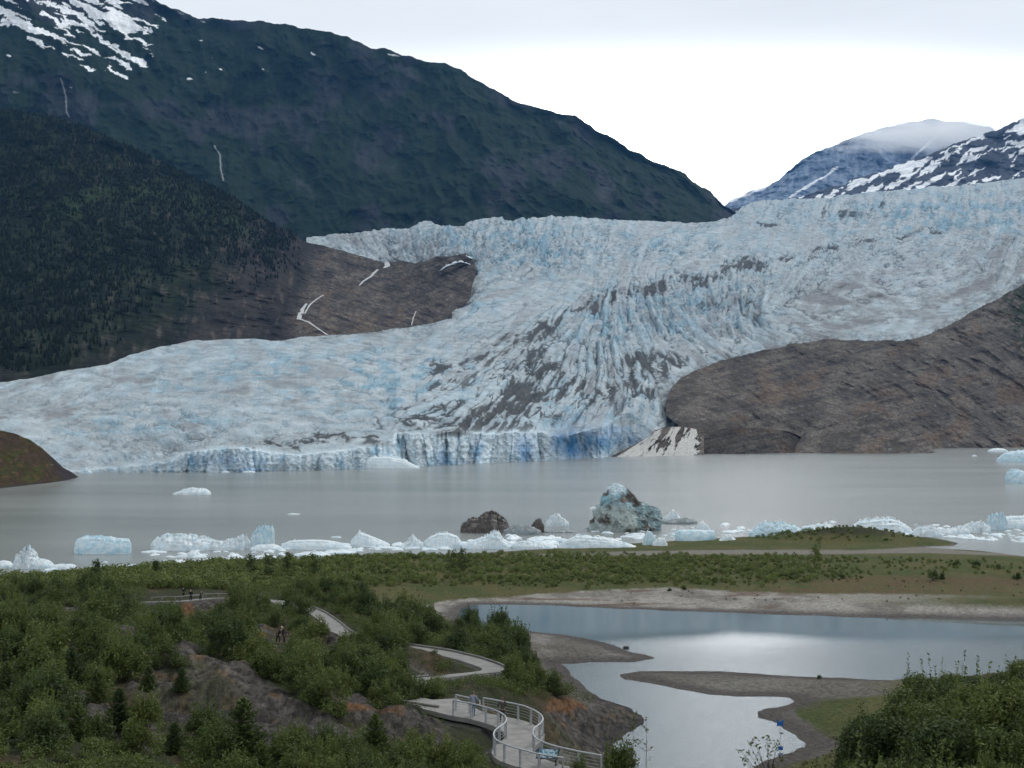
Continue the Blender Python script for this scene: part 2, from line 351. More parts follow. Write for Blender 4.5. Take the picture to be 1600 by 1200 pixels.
# --- low cloud resting on the far mountain ---
def cloud_bank():
    t = NT('cloud_vapour'); c = t.obj(); nz = t.tex(2.6, 5, .6, vec=t.mapv((1, 1, 1.3), vec=c))
    ln = t.n('ShaderNodeVectorMath', operation='LENGTH'); t.l(c, ln.inputs[0])
    f = t.math('SUBTRACT', 1.0, ln.outputs['Value']); g = t.math('MULTIPLY', t.math('MINIMUM', t.math('MAXIMUM', t.math('ADD', t.math('MULTIPLY', f, 1.3), t.math('MULTIPLY', t.math('SUBTRACT', nz.outputs[0], .64), 2.4)), 0.0), .8), .0085)
    v = t.n('ShaderNodeVolumePrincipled'); v.inputs['Color'].default_value = (1, 1, 1, 1); v.inputs['Anisotropy'].default_value = .82
    t.l(g, v.inputs['Density']); t.l(v.outputs[0], t.out.inputs['Volume'])
    bm = bmesh.new(); bmesh.ops.create_icosphere(bm, subdivisions=3, radius=1); me = bpy.data.meshes.new('cloud_bank'); bm.to_mesh(me); bm.free(); me.materials.append(t.m)
    o = mobj('cloud_bank', me); p = at(1460, 204, 9700); o.location = p; o.scale = (1150, 600, 190)
    tag(o, 'low white cloud bank resting on the top of the far blue mountain', 'cloud', kind='stuff')
cloud_bank()
# ---------- glacier ----------
WATER = [(-400, 775), (0, 752), (120, 739), (220, 738), (350, 737.5), (480, 735), (560, 732.5), (650, 729), (700, 726), (760, 723.5), (820, 721), (870, 718.5), (910, 717), (960, 714), (1040, 710), (1120, 708.5), (1700, 700)]
CLIFF = [(-400, 765), (0, 746), (120, 737), (170, 731), (230, 727), (270, 720), (285, 709), (330, 703), (380, 700), (420, 708), (470, 712), (520, 706), (560, 700), (605, 700), (618, 680), (640, 678), (700, 686), (740, 680), (780, 678), (830, 677), (865, 681), (880, 684), (905, 676), (935, 668), (955, 664), (985, 672), (1010, 680), (1040, 688), (1090, 700), (1700, 690)]
SKY_G = [(-400, 690), (0, 598), (60, 588), (120, 577), (170, 568), (200, 556), (250, 543), (300, 534), (478, 372), (520, 368), (560, 363), (600, 358), (640, 356), (665, 347), (690, 352), (720, 355), (740, 344), (775, 339), (800, 346), (830, 341), (870, 338), (930, 341), (990, 345), (1050, 347), (1100, 348), (1135, 342), (1148, 335), (1160, 322), (1180, 314), (1250, 311), (1300, 309), (1340, 302), (1400, 298), (1450, 294), (1500, 290), (1560, 283), (1600, 278), (1750, 262)]
def Dw(px): return 66000/(interp(WATER, px)-660)+95*smooth(935, 985, px)
_dc = [(0, 600, 1150), (200, 556, 1380), (400, 530, 1620), (-300, 660, 950), (700, 500, 2150), (560, 522, 1850), (740, 420, 2650), (660, 410, 2950), (740, 345, 3200), (560, 365, 3250), (480, 380, 3200), (600, 450, 2800),
       (1150, 345, 3900), (1160, 322, 4500), (1600, 285, 4900), (1750, 270, 5000), (1600, 440, 2650), (1300, 530, 2150), (1050, 600, 1680), (850, 600, 1480), (800, 500, 2150), (1000, 420, 2800), (1150, 450, 2550), (600, 600, 1330), (300, 650, 1030), (600, 640, 1150),
       (300, 600, 1250), (1400, 350, 3800), (950, 540, 1900), (1400, 440, 2750), (900, 345, 3400), (100, 640, 1020), (1040, 660, 1480), (1700, 520, 2300), (1700, 620, 1900), (1300, 620, 1750)]
_dc += [(x, interp(CLIFF, x), float(Dw(x))+10) for x in (-300, 0, 120, 220, 350, 480, 560, 650, 760, 870, 940, 1040, 1200, 1500)]
_tp = TPS([(a, b) for a, b, c in _dc], [math.log(c) for a, b, c in _dc], 1e-4)
TONG = [(-400, 690), (0, 598), (60, 588), (120, 577), (170, 568), (200, 556), (250, 543), (300, 534), (400, 530), (430, 532), (470, 528), (520, 525), (560, 521), (640, 512), (680, 504), (705, 500)]
def D_gl(PX, PY): return np.exp(_tp(PX, PY))
# flow direction of the ice (degrees, screen, up-right positive)
_fa = [(100, 650, 12), (300, 600, 8), (500, 580, 0), (640, 620, 12), (200, 700, -8), (450, 700, 4), (0, 620, 14), (700, 560, 28), (800, 600, 55), (750, 660, 42), (850, 520, 45), (900, 600, 62), (940, 500, 62), (980, 470, 100), (960, 560, 110), (1060, 490, 115), (1030, 560, 128),
       (1150, 470, 80), (900, 640, 45), (980, 640, 78), (1040, 620, 100), (1200, 420, 62), (1400, 400, 12), (1500, 480, 12), (1300, 490, 172), (1500, 330, 85), (900, 380, 75), (620, 380, 112), (560, 385, 125), (800, 440, 18), (1100, 380, 12), (750, 380, 65), (1300, 330, 80), (1100, 530, 140), (1200, 530, 160), (700, 690, 10), (800, 360, 70), (1000, 380, 40)]
_ft = TPS([(a, b) for a, b, c in _fa], [(math.cos(2*math.radians(c)), math.sin(2*math.radians(c))) for a, b, c in _fa], 1e-2)
_gx, _gy = np.meshgrid(np.arange(-50, 1700, 20), np.arange(250, 780, 20)); _gv = _ft(_gx, _gy); _ga = .5*np.arctan2(_gv[..., 1], _gv[..., 0])
def angf(x, y):                               # coordinates of the noise image: px+50, py-250
    return _ga[min(_ga.shape[0]-1, max(0, int(y/20+.5))), min(_ga.shape[1]-1, max(0, int(x/20+.5)))]
NW, NH = 1740, 520
N1 = spots(NW, NH, 26, 6.5, angf, 7, 101); N2 = spots(NW, NH, 12, 3.6, angf, 7, 102); N3 = spots(NW, NH, 5.5, 2.0, angf, 6, 103)
N4 = spots(NW, NH, 34, 3.0, angf, 5, 104)
def blob(PX, PY, L):
    s = 0*PX
    for x, y, rx, ry, a in L: s = np.maximum(s, a*np.exp(-((PX-x)/rx)**2-((PY-y)/ry)**2))
    return s
def line(PX, PY, pts, w):
    s = 0*PX; pts = np.array(pts, float)
    for (x0, y0), (x1, y1) in zip(pts[:-1], pts[1:]):
        ex, ey = x1-x0, y1-y0; t = np.clip(((PX-x0)*ex+(PY-y0)*ey)/(ex*ex+ey*ey), 0, 1); s = np.maximum(s, np.exp(-((np.hypot(PX-x0-t*ex, PY-y0-t*ey))/w)**2))
    return s
def warp(PX, PY, s, a, seed): return a*fbm(PX/s, PY/s, o=4, seed=seed), a*fbm(PX/s, PY/s, o=4, seed=seed+1)
def glacier_fields(PX, PY, lod=1):
    wx, wy = warp(PX, PY, 60, 22, 81); X, Y = PX+wx, PY+wy
    n1, n2, n3, n4 = (bil(n, PX+50, PY-250) for n in (N1, N2, N3, N4))
    amp = 1.5+blob(X, Y, [(1080, 490, 170, 55, 11), (1180, 440, 150, 40, 8), (930, 540, 110, 60, 7.5), (830, 590, 90, 70, 5.5), (760, 660, 120, 40, 4), (960, 640, 90, 45, 6), (800, 385, 160, 45, 9), (640, 385, 110, 28, 8), (1000, 390, 160, 35, 6), (1450, 330, 260, 38, 5.5), (1250, 330, 120, 25, 5), (1350, 400, 160, 35, 7), (1560, 400, 90, 60, 5), (300, 690, 160, 40, 3.5), (620, 600, 100, 50, 3.2), (730, 460, 40, 40, 5)])
    iso = fbm(X/15, Y/8, o=4, seed=84, ridged=True)*3.2-1.9; iso2 = fbm(X/6, Y/3.6, o=3, seed=86, ridged=True)*3-1.7; mixw = .18+.30*blob(X, Y, [(820, 385, 220, 40, 1), (1350, 370, 350, 60, 1)])
    n1 = n1*(1-mixw)+iso*mixw; n2 = n2*(1-mixw)+iso2*mixw; amp = amp*.85
    amp = amp-1.2*blob(X, Y, [(620, 525, 220, 18, 1), (850, 450, 160, 18, 1), (1200, 372, 120, 9, 2), (1150, 400, 60, 6, 1)])
    r = lambda n: np.minimum(1.25, np.abs(n)*1.15)-.1
    sml = 1-.6*blob(X, Y, [(300, 610, 420, 90, 1)])
    h = .56*r(n1)+.26*r(n2)*sml+.10*r(n3)*sml+.12*n1+.12*n2+.05*n3
    trough = .55*np.minimum(1.6, np.abs(n1)*1.1)+.45*np.minimum(1.6, np.abs(n2))
    dirt = blob(X, Y, [(850, 600, 200, 105, .42), (755, 655, 95, 42, .95), (810, 625, 70, 45, .75), (700, 690, 110, 14, .95), (850, 575, 60, 45, .7), (900, 610, 90, 40, .65), (1020, 575, 60, 30, .7), (990, 600, 60, 30, .6), (690, 600, 30, 50, .5), (560, 690, 130, 14, .6), (450, 695, 90, 8, .5), (640, 660, 60, 30, .55), (1560, 375, 40, 14, .3), (730, 400, 40, 9, .6), (640, 405, 70, 5, .5), (1190, 350, 18, 4, 1.1), (1080, 560, 90, 14, .5), (900, 680, 60, 14, .35)])
    dirt = np.maximum(dirt, .72*line(X, Y, [(690, 590), (740, 560), (830, 520), (900, 490), (960, 462), (1040, 440), (1120, 430), (1180, 415)], 13))
    dirt = np.maximum(dirt, (.5+.5*fbm(X/18, Y/9, o=3, seed=151))*line(X, Y, [(1180, 415), (1240, 395), (1320, 385), (1400, 370), (1460, 365)], 8))
    dirt = np.maximum(dirt, .55*line(X, Y, [(1290, 330), (1340, 325), (1380, 320)], 9))
    dirt = np.maximum(dirt, .32*blob(X, Y, [(1150, 480, 160, 40, 1), (1350, 450, 250, 50, .9)]))
    dust = blob(X, Y, [(1400, 480, 300, 50, .85), (1250, 520, 160, 30, .8), (1550, 440, 120, 90, .7), (1050, 590, 120, 40, .5), (1000, 450, 300, 16, .35), (650, 525, 260, 22, .5), (200, 600, 260, 60, .5), (80, 640, 160, 50, .6), (300, 690, 300, 26, .55), (850, 430, 120, 20, .4), (560, 375, 90, 22, .8), (1200, 360, 90, 16, .4), (640, 395, 90, 18, .7), (900, 450, 60, 20, .4)])
    blue = .25+blob(X, Y, [(600, 595, 130, 45, .9), (450, 590, 160, 35, .5), (260, 600, 60, 20, .4), (230, 665, 120, 16, .7), (820, 395, 110, 40, .75), (720, 375, 60, 25, .5), (1000, 385, 160, 22, .55), (940, 500, 60, 50, .7), (1070, 480, 110, 45, .65), (1170, 500, 50, 30, .8), (1500, 340, 260, 35, .75), (900, 640, 80, 40, .55), (980, 620, 50, 40, .6), (740, 440, 30, 60, .6), (1150, 430, 100, 20, .3)])
    return amp, h, trough, dirt, dust, blue, n1, n2, n3, n4
SKY_H = lambda x: interp(SKY_G, x)
ROCKL_PTS = [(430, 540), (505, 384), (540, 392), (565, 400), (590, 408), (605, 411), (630, 407), (648, 411), (665, 409), (680, 402), (700, 402), (728, 396), (738, 403), (745, 420), (738, 445), (735, 468), (715, 482), (705, 499), (640, 512), (520, 525)]
ROCKR_PTS = [(1092, 712), (1088, 700), (1098, 672), (1060, 664), (1046, 652), (1040, 635), (1044, 618), (1055, 600), (1080, 582), (1110, 571), (1160, 556), (1200, 547), (1240, 538), (1280, 532), (1330, 532), (1400, 534), (1430, 530), (1450, 524), (1480, 510), (1530, 482), (1560, 468), (1600, 444), (1800, 360), (1800, 740), (1092, 740)]
def glacier():
    nc, nr, ncf = 1500, 640, 70
    px = np.linspace(-60, 1680, nc); w = interp(WATER, px); skyl = SKY_H(px)
    cl = interp(CLIFF, px)
    big = smooth(600, 620, px)*smooth(900, 870, px)
    cl = cl+(1.2+1.5*big)*fbm(px/13, px*0, o=3, seed=91)*1.6+big*2.2*np.tanh(2.2*vnoise(px/17, px*0+4, seed=92))
    cl = np.minimum(cl, w-1.5)
    t = np.linspace(0, 1, nr-ncf)[:, None]**1.0
    PYt = cl[None]*(1-t)+skyl[None]*t; tc_ = np.linspace(0, 1, ncf)[:, None]
    PYc = (w[None]+2.5)*(1-tc_)+cl[None]*tc_
    PY = np.concatenate([PYc, PYt[1:]], 0); PX = np.repeat(px[None], PY.shape[0], 0); nr = PY.shape[0]
    amp, h, tr, dirt, dust, blue, n1, n2, n3, n4 = glacier_fields(PX, PY)
    D = D_gl(PX, PY); dw = Dw(px)[None]
    D[ncf:] = np.maximum(D[ncf:], dw+6); iscl = np.zeros(PY.shape); iscl[:ncf] = 1
    rcl = np.random.default_rng(12); edges = np.cumsum(rcl.uniform(9, 30, 110))-80; ctone = rcl.uniform(0, 1, 112); coff = rcl.uniform(-1, 1, 112); coff[np.r_[edges, 9999][:112].searchsorted(880) if False else np.arange(112) >= np.searchsorted(edges, 872)] *= .25
    Uc = PX+.22*(PY-705)*np.sin(PX/37.)+3*fbm(PX/22, PY/18, o=4, seed=95); cid = np.searchsorted(edges, Uc); e0, e1 = np.r_[-99, edges][np.clip(cid, 0, 110)], np.r_[edges, 9999][np.clip(cid, 0, 109)]; dcr = np.minimum(Uc-e0, e1-Uc)
    # ice cliff: nearly upright, split into slabs and flutes
    a = np.linspace(0, 1, ncf)[:, None]; ch = (w-cl)[None]
    slab = 5.5*coff[cid[:ncf]]-4*np.sqrt(np.clip(dcr[:ncf]/10, 0, 1))+2+2.2*np.tanh(3*vnoise(PX[:ncf]/8+.6*vnoise(PX[:ncf]/20, PY[:ncf]/12, seed=98), PY[:ncf]/60, seed=96))
    slab += 3.2*fbm(PX[:ncf]/9, PY[:ncf]/10, o=5, seed=94, ridged=True)-1.5
    sc_ = np.clip(ch/40, .15, 1.2)
    D[:ncf] = dw+(a**2.2)*7*sc_+slab*sc_
    D[ncf:] += (slab[-1]*sc_[0])[None]*np.exp(-(np.arange(nr-ncf)[:, None])/5.)
    bay = 30*np.exp(-((PX-905)/34)**2)*np.exp(-((PY-705)/26)**2); D += bay
    for k in range(1, nr): D[k] = np.maximum(D[k], D[k-1]-.8 if k < ncf else D[k-1]+.25)
    P = at(PX, PY, D)
    rows = np.arange(nr)[:, None]
    e_top = smooth(0, 16, nr-1-rows); grow = smooth(ncf-2, ncf+40, rows)
    far = np.clip(D/2000, .5, 2.3)
    wl = fbm(P[..., 0]/60, P[..., 1]/90, o=4, seed=97); small = fbm(P[..., 0]/9, P[..., 1]/16, P[..., 2]/7, o=4, seed=99)
    hh = amp*(h-.35)*grow*far**.35
    P[..., 2] += hh*1.15+(2.6*wl+.55*small*np.clip(amp/4, .3, 2))*grow
    P[..., 1] -= .8*hh
    m = rows > ncf
    P[..., 2] = np.where(m, np.maximum(P[..., 2], .5), P[..., 2])
    # surface colours: weathered white ice, bluer where freshly broken, grit in the moraines; crevasse shade and pale crests are painted in
    ZX = np.gradient(P[..., 2], axis=1)/np.maximum(1e-3, np.abs(np.gradient(P[..., 0], axis=1))); st = np.clip(np.abs(ZX), 0, 2)
    white = np.array([.455, .505, .535]); blu = np.array([.24, .39, .485]); deep = np.array([.10, .25, .40]); grit = np.array([.078, .082, .086]); pink = np.array([.285, .30, .305])
    nb = fbm(PX/26, PY/14, o=5, seed=111); nd = fbm(PX/30, PY/20, o=5, seed=113); nf = fbm(PX/7, PY/4, o=4, seed=115)
    grow_c = grow
    c = np.broadcast_to(white, PX.shape+(3,)).copy()
    kb = np.clip(1.15*blue*smooth(-.15, .3, nb+.2*n2+.2*nf+.1*n1)+.35*smooth(.3, 1.2, st)*blue*1.2, 0, 1)
    c = lerp(c, blu, kb*.9)
    c = lerp(c, deep, np.clip(smooth(1.0, 1.9, -n1*.7-n2*.6+.3)*smooth(3.5, 9, amp)*.65*blue*1.3, 0, .8))
    fine = smooth(.15, .9, -n4+.3*nf); c = lerp(c, pink, np.clip(dust*smooth(-.35, .3, nd+.3*fine), 0, 1)*.9)
    c = lerp(c, np.array([.21, .205, .215]), np.clip((.30+.8*dust)*smooth(.35, 1.5, -n1*.8-n2*.35+.5*nd), 0, .8))
    c = lerp(c, np.array([.50, .56, .59]), smooth(.6, 1.7, n1*.7+n2*.5-.5*nd)*.6)  # this and the grey before it carry relief shading in the colour
    thin = smooth(1.35, 1.9, n4+.25*nf)*(.10+.35*np.clip(dirt+dust*.5, 0, 1)); c = lerp(c, grit*1.5, np.clip(thin, 0, .7))
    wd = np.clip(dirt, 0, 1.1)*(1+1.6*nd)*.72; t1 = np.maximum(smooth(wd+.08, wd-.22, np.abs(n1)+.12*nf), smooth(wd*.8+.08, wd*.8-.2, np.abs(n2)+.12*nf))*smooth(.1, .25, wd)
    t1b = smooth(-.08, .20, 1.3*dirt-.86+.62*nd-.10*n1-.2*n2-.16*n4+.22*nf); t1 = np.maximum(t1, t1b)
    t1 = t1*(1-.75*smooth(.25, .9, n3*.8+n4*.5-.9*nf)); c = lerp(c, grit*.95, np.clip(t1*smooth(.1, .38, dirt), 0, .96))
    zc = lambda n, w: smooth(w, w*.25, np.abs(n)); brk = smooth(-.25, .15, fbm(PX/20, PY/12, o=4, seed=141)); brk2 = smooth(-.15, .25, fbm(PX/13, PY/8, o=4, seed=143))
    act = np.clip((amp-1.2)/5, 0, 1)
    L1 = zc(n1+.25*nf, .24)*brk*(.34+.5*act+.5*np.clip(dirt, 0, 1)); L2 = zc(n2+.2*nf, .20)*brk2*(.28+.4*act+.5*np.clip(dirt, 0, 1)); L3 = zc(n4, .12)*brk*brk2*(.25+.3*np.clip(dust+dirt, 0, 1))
    Ln = np.clip(np.maximum(np.maximum(L1, L2), L3), 0, .92)*grow_c; dk = lerp(np.broadcast_to(np.array([.085, .13, .165]), PX.shape+(3,)), grit, np.clip(1.3*dirt+.8*dust, 0, 1)); c = lerp(c, dk, Ln)  # crevasse shade drawn into the colour as dark lines along the troughs
    mgn = np.exp(-(np.maximum(0, -polydist(PX, PY, ROCKR_PTS))/(9+6*nd))**2)+np.exp(-(np.maximum(0, -polydist(PX, PY, ROCKL_PTS))/4.)**2); c = lerp(c, grit*1.4, np.clip(mgn*smooth(-.2, .5, nf+.4*nd)*.8, 0, .85)*(PX > 500))
    # cliff faces
    cf = np.clip(iscl*smooth(0, 6, ch+0*PX)*1.0, 0, 1)+np.exp(-np.maximum(0, rows-ncf)/6.)*(rows >= ncf)
    v1 = fbm(PX/16, PY/34, o=4, seed=121); v2 = fbm(PX/5, PY/30, o=4, seed=123)
    cc = lerp(np.broadcast_to(np.array([.58, .67, .72]), PX.shape+(3,)), np.array([.32, .50, .62]), smooth(.0, .6, v1+.3*v2+.25*(ctone[cid]-.5)))
    cc = lerp(cc, np.array([.72, .77, .79]), smooth(.12, .4, v2-v1*.4)*.7)
    cc = lerp(cc, np.array([.04, .22, .50]), np.clip(blob(PX, PY, [(820, 705, 12, 22, .9), (895, 700, 22, 16, 1), (930, 690, 26, 12, .8), (875, 690, 8, 30, .7), (690, 715, 10, 14, .6), (745, 705, 9, 16, .5), (955, 672, 20, 10, .6), (350, 720, 60, 10, .35), (390, 735, 30, 5, .7)])*(.75+.5*v2), 0, 1))
    cc = cc*(1+(.36*ctone[cid]-.16)*smooth(580, 620, PX))[..., None]; cc = lerp(cc, np.array([.12, .22, .30]), smooth(1.8, .4, dcr)*.65*(ctone[cid] > .45)*smooth(590, 625, PX))
    crk = smooth(.22, .30, np.abs(vnoise(PX/21+.5*fbm(PX/30, PY/14, o=2, seed=95), PY/90, seed=93)*0+v2)); 
    c = lerp(c, cc, np.clip(cf, 0, 1))
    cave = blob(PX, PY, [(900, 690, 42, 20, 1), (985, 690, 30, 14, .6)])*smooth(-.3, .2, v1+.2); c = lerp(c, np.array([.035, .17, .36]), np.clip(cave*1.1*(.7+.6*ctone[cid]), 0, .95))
    c *= (1+.10*nf+.10*fbm(PX/3.0, PY/2.0, o=3, seed=117))[..., None]
    dR = polydist(PX, PY, ROCKR_PTS); dL = polydist(PX, PY, ROCKL_PTS)
    keep = (dR < 12) & (dL < 10)
    # snout of the upper lobe, behind the tongue: columns left of the outcrop
    rows_b = [P[-1]+np.array([0, d, -q]) for d, q in ((12, 4), (60, 26), (500, 160))]
    P = np.concatenate([P, np.array(rows_b)], 0); c = np.concatenate([c, np.repeat(c[-1:], 3, 0)], 0); keep = np.concatenate([keep, np.repeat(keep[-1:], 3, 0)], 0)
    PYx = np.concatenate([PY, np.repeat(PY[-1:]-40, 3, 0)], 0); PXx = np.repeat(px[None], PYx.shape[0], 0); tl = interp(TONG, PXx)+.8*fbm(PXx/9, PXx*0, o=3, seed=130); up = interp([(478, 376), (505, 384), (540, 392), (590, 408), (665, 409), (700, 402), (728, 396)], PXx)
    keep &= ~((PXx < 705) & (PYx < tl) & ((PXx < 478) | (PYx > up+9)) & (PXx > 296)); keep[-4:] &= ~((PXx[-4:] > 290) & (PXx[-4:] < 478))
    t = NT('glacier_ice'); a = t.attr().outputs[0]; x = t.tex(.06, 7, .6, vec=t.mapv((1, .6, 1.4))); y = t.tex(.5, 5, .6)
    g = t.ramp(x.outputs[0], [(.3, .72), (.7, 1.22)]); col = t.mix(1.0, a, g, 'MULTIPLY'); col = t.mix(.6, col, t.ramp(y.outputs[0], [(.3, .8), (.7, 1.2)]), 'MULTIPLY')
    nrm = t.bump(x.outputs[0], .8, 3.0); nrm = t.bump(y.outputs[0], .5, .8, nrm)
    m = t.finish(col, .85, nrm, spec=.06)
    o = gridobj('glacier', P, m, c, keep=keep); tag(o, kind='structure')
glacier()
# ---------- forested mountain at left with the bare rock step ----------
def glD(px, py): return D_gl(np.asarray(px, float), np.asarray(py, float))
px = np.linspace(-330, 746, 1000)
ridge_l = [(-330, 140), (-100, 158), (0, 170), (60, 178), (100, 186), (150, 206), (200, 228), (250, 252), (290, 272), (330, 290), (370, 312), (400, 335), (430, 352), (455, 363), (480, 379), (505, 384), (520, 388), (540, 393), (565, 400), (590, 408), (605, 411), (630, 407), (648, 411), (665, 408), (680, 401), (700, 401), (728, 396), (738, 403), (746, 422)]
top = interp(ridge_l, px)+jag(px, 1, 12, 12)*2
tong = np.interp(px, *np.array([p for p in SKY_G if p[0] <= 470]+[(520, 525), (640, 512), (705, 500)]).T)
bot = np.where(px < 705, tong+13*smooth(705, 690, px), interp([(705, 500), (715, 483), (735, 468), (738, 445), (746, 423)], px))
Dt = np.interp(px, [-330, 0, 300, 430, 500], [3000, 2950, 2850, 2780, 2740]); Db = glD(px, tong)*1.005+3
Dt = np.where(px > 500, glD(px, top)*.955, Dt); Dt = np.where((px > 430) & (px <= 500), np.interp(px, [430, 500], [2780, glD(500, 384)*.955]), Dt)
Db = np.where(px >= 705, glD(px, bot)*np.interp(px, [705, 746], [1.0, .965]), Db)
def d_left(PX, PY):
    v = np.linspace(0, 1, PX.shape[0])[:, None]; a = Dt[None]*(1-v)+Db[None]*v; t = interp(TONG+[(706, 500), (746, 500)], PX); g = glD(PX, PY)*(1.012-.028*smooth(0, 30, t-PY)-.018*smooth(20, 80, t-PY)); return a+(g-a)*smooth(440, 510, PX)
def left_rock(X, Y):                        # how bare the slope is
    return smooth(-40, 60, (X-430)+(Y-380)*.75*0+.0*Y)
def col_l(PX, PY, P, r1, r2, v):
    n = fbm(PX/45, PY/45, o=5, seed=131); n2 = fbm(PX/14, PY/30, o=5, seed=133); q = fbm(PX/110, PY/80, o=3, seed=137)
    edge = interp([(-300, 900), (0, 620), (100, 600), (180, 560), (260, 530), (330, 460), (380, 370), (430, 340), (480, 370), (520, 380)], PX)   # below this the rock is bare
    bare = smooth(-70, 60, PY-edge+120*n+60*n2+70*q)
    arc = np.exp(-((PY-(300+.0022*(PX-215)**2+14*n))/16)**2)*smooth(20, 90, PX)*smooth(470, 380, PX)
    green = lerp(np.broadcast_to(np.array([.010, .016, .012]), PX.shape+(3,)), np.array([.018, .027, .015]), smooth(-.3, .3, n2+n))
    green = lerp(green, np.array([.028, .046, .020]), arc*.8)
    rk = lerp(np.broadcast_to(np.array([.022, .022, .024]), PX.shape+(3,)), np.array([.042, .038, .036]), smooth(-.3, .3, n))
    rk = lerp(rk, np.array([.10, .082, .07]), smooth(.18, .45, n2+.3*n)*.8)
    c = lerp(green, rk, bare*(1-.6*arc)); c = lerp(c, np.array([.09, .075, .07]), smooth(.2, .42, n2+.5*r2)*smooth(60, 200, PX)*.45)
    wedge = smooth(455, 500, PX+.35*(PY-440)); st = fbm((PX+PY*1.3)/60, (PY-PX*.35)/7, o=5, seed=139); n4 = fbm(PX/24, PY/16, o=5, seed=141)
    w = lerp(np.broadcast_to(np.array([.074, .066, .060]), PX.shape+(3,)), np.array([.122, .106, .092]), smooth(-.25, .35, n4+.3*st)); w = lerp(w, np.array([.045, .038, .04]), smooth(.1, .4, -st+.3*n2))
    w = lerp(w, np.array([.135, .10, .078]), smooth(.15, .4, fbm(PX/30, PY/22, o=4, seed=143)+.2*smooth(470, 500, PY)-.05)*.6)
    w = w*(1+.75*fbm(PX/3.2, PY/2.2, o=4, seed=147)+.5*fbm((PX+PY)/12, (PY-.5*PX)/4, o=4, seed=148))[..., None]; jw = np.minimum(np.abs(fbm((PX+PY)/26, (PY-.6*PX)/9, o=4, seed=149)), 1.3*np.abs(fbm((PX-.8*PY)/18, (PY+.2*PX)/20, o=4, seed=150))); w = lerp(w, np.array([.025, .023, .025]), smooth(.035, .008, jw)*.6)
    c = lerp(c, w, wedge)
    k = smooth(.30, .42, fbm(PX/3.2, PY/16, o=3, seed=145))*smooth(240, 330, PY)*smooth(.1, .3, q+.2)*(1-wedge); c = lerp(c, np.array([.10, .09, .09]), k*.3)
    return c
rel = np.where(px < 430, 50., np.interp(px, [430, 520, 746], [50., 26., 12.]))
_, P_left = slope_surface('mountain', px, top, bot, Dt, Db, 480, land_mat('dark_forest_slope_and_rock', .03, .14, .5, 7), col_l, rel, seed=151, spur=(190, 70), edgeamp=.35, dfun=d_left, foot=True)
def forest():                                # far conifers growing on the slope: nobody could count them
    r = np.random.default_rng(5); nr, nc = P_left.shape[:2]; V = []; Fs = []; C = []
    n = 42000; j = r.integers(1, nc-1, n); i = (r.random(n)**1.25*(nr-30)).astype(int)+3; P = P_left[i, j]; qx, qy = proj(P)
    edge = interp([(-300, 900), (0, 520), (100, 500), (180, 430), (260, 360), (330, 320), (400, 345), (430, 340), (480, 300)], qx)
    dens = smooth(60, -60, qy-edge-60+90*fbm(qx/45, qy/45, o=4, seed=131))*(.35+.65*smooth(-.2, .25, fbm(qx/30, qy/24, o=3, seed=161))); ok = (r.random(n) < dens) & (qx < 470)
    P = P[ok]; m = len(P); h = r.uniform(3, 10.5, m); w = h*r.uniform(.17, .27, m); k = 5
    a = r.uniform(0, 6.28, m)[:, None]+np.arange(k)[None]*2*math.pi/k
    base = P[:, None]+np.stack([np.cos(a)*w[:, None], np.sin(a)*w[:, None], np.full((m, k), .5)], -1); mid = P[:, None]+np.stack([np.cos(a+.6)*w[:, None]*.55, np.sin(a+.6)*w[:, None]*.55, np.repeat((h*.5)[:, None], k, 1)], -1)
    tip = P[:, None]+np.stack([0*h, 0*h, h], -1)[:, None]
    V = np.concatenate([base, mid, tip], 1); s = 2*k+1; b = np.arange(m)[:, None]*s; T = []
    for q in range(k):
        q2 = (q+1) % k; T += [(b[:, 0]+q, b[:, 0]+q2, b[:, 0]+k+q), (b[:, 0]+k+q, b[:, 0]+k+q2, b[:, 0]+2*k), (b[:, 0]+q2, b[:, 0]+k+q2, b[:, 0]+k+q)]
    T = np.concatenate([np.stack(t, -1) for t in T], 0); c = np.array([.011, .0165, .012])[None]*(r.uniform(.8, 1.2, m)[:, None]); c[:, 0] *= r.uniform(.85, 1.2, m)
    t = NT('far_conifer_needles'); mat = t.finish(t.attr().outputs[0], .95, spec=.1)
    o = mobj('forest', npmesh('forest', V, T, mat, np.repeat(c[:, None], s, 1), smooth_=False)); tag(o, kind='stuff')
forest()
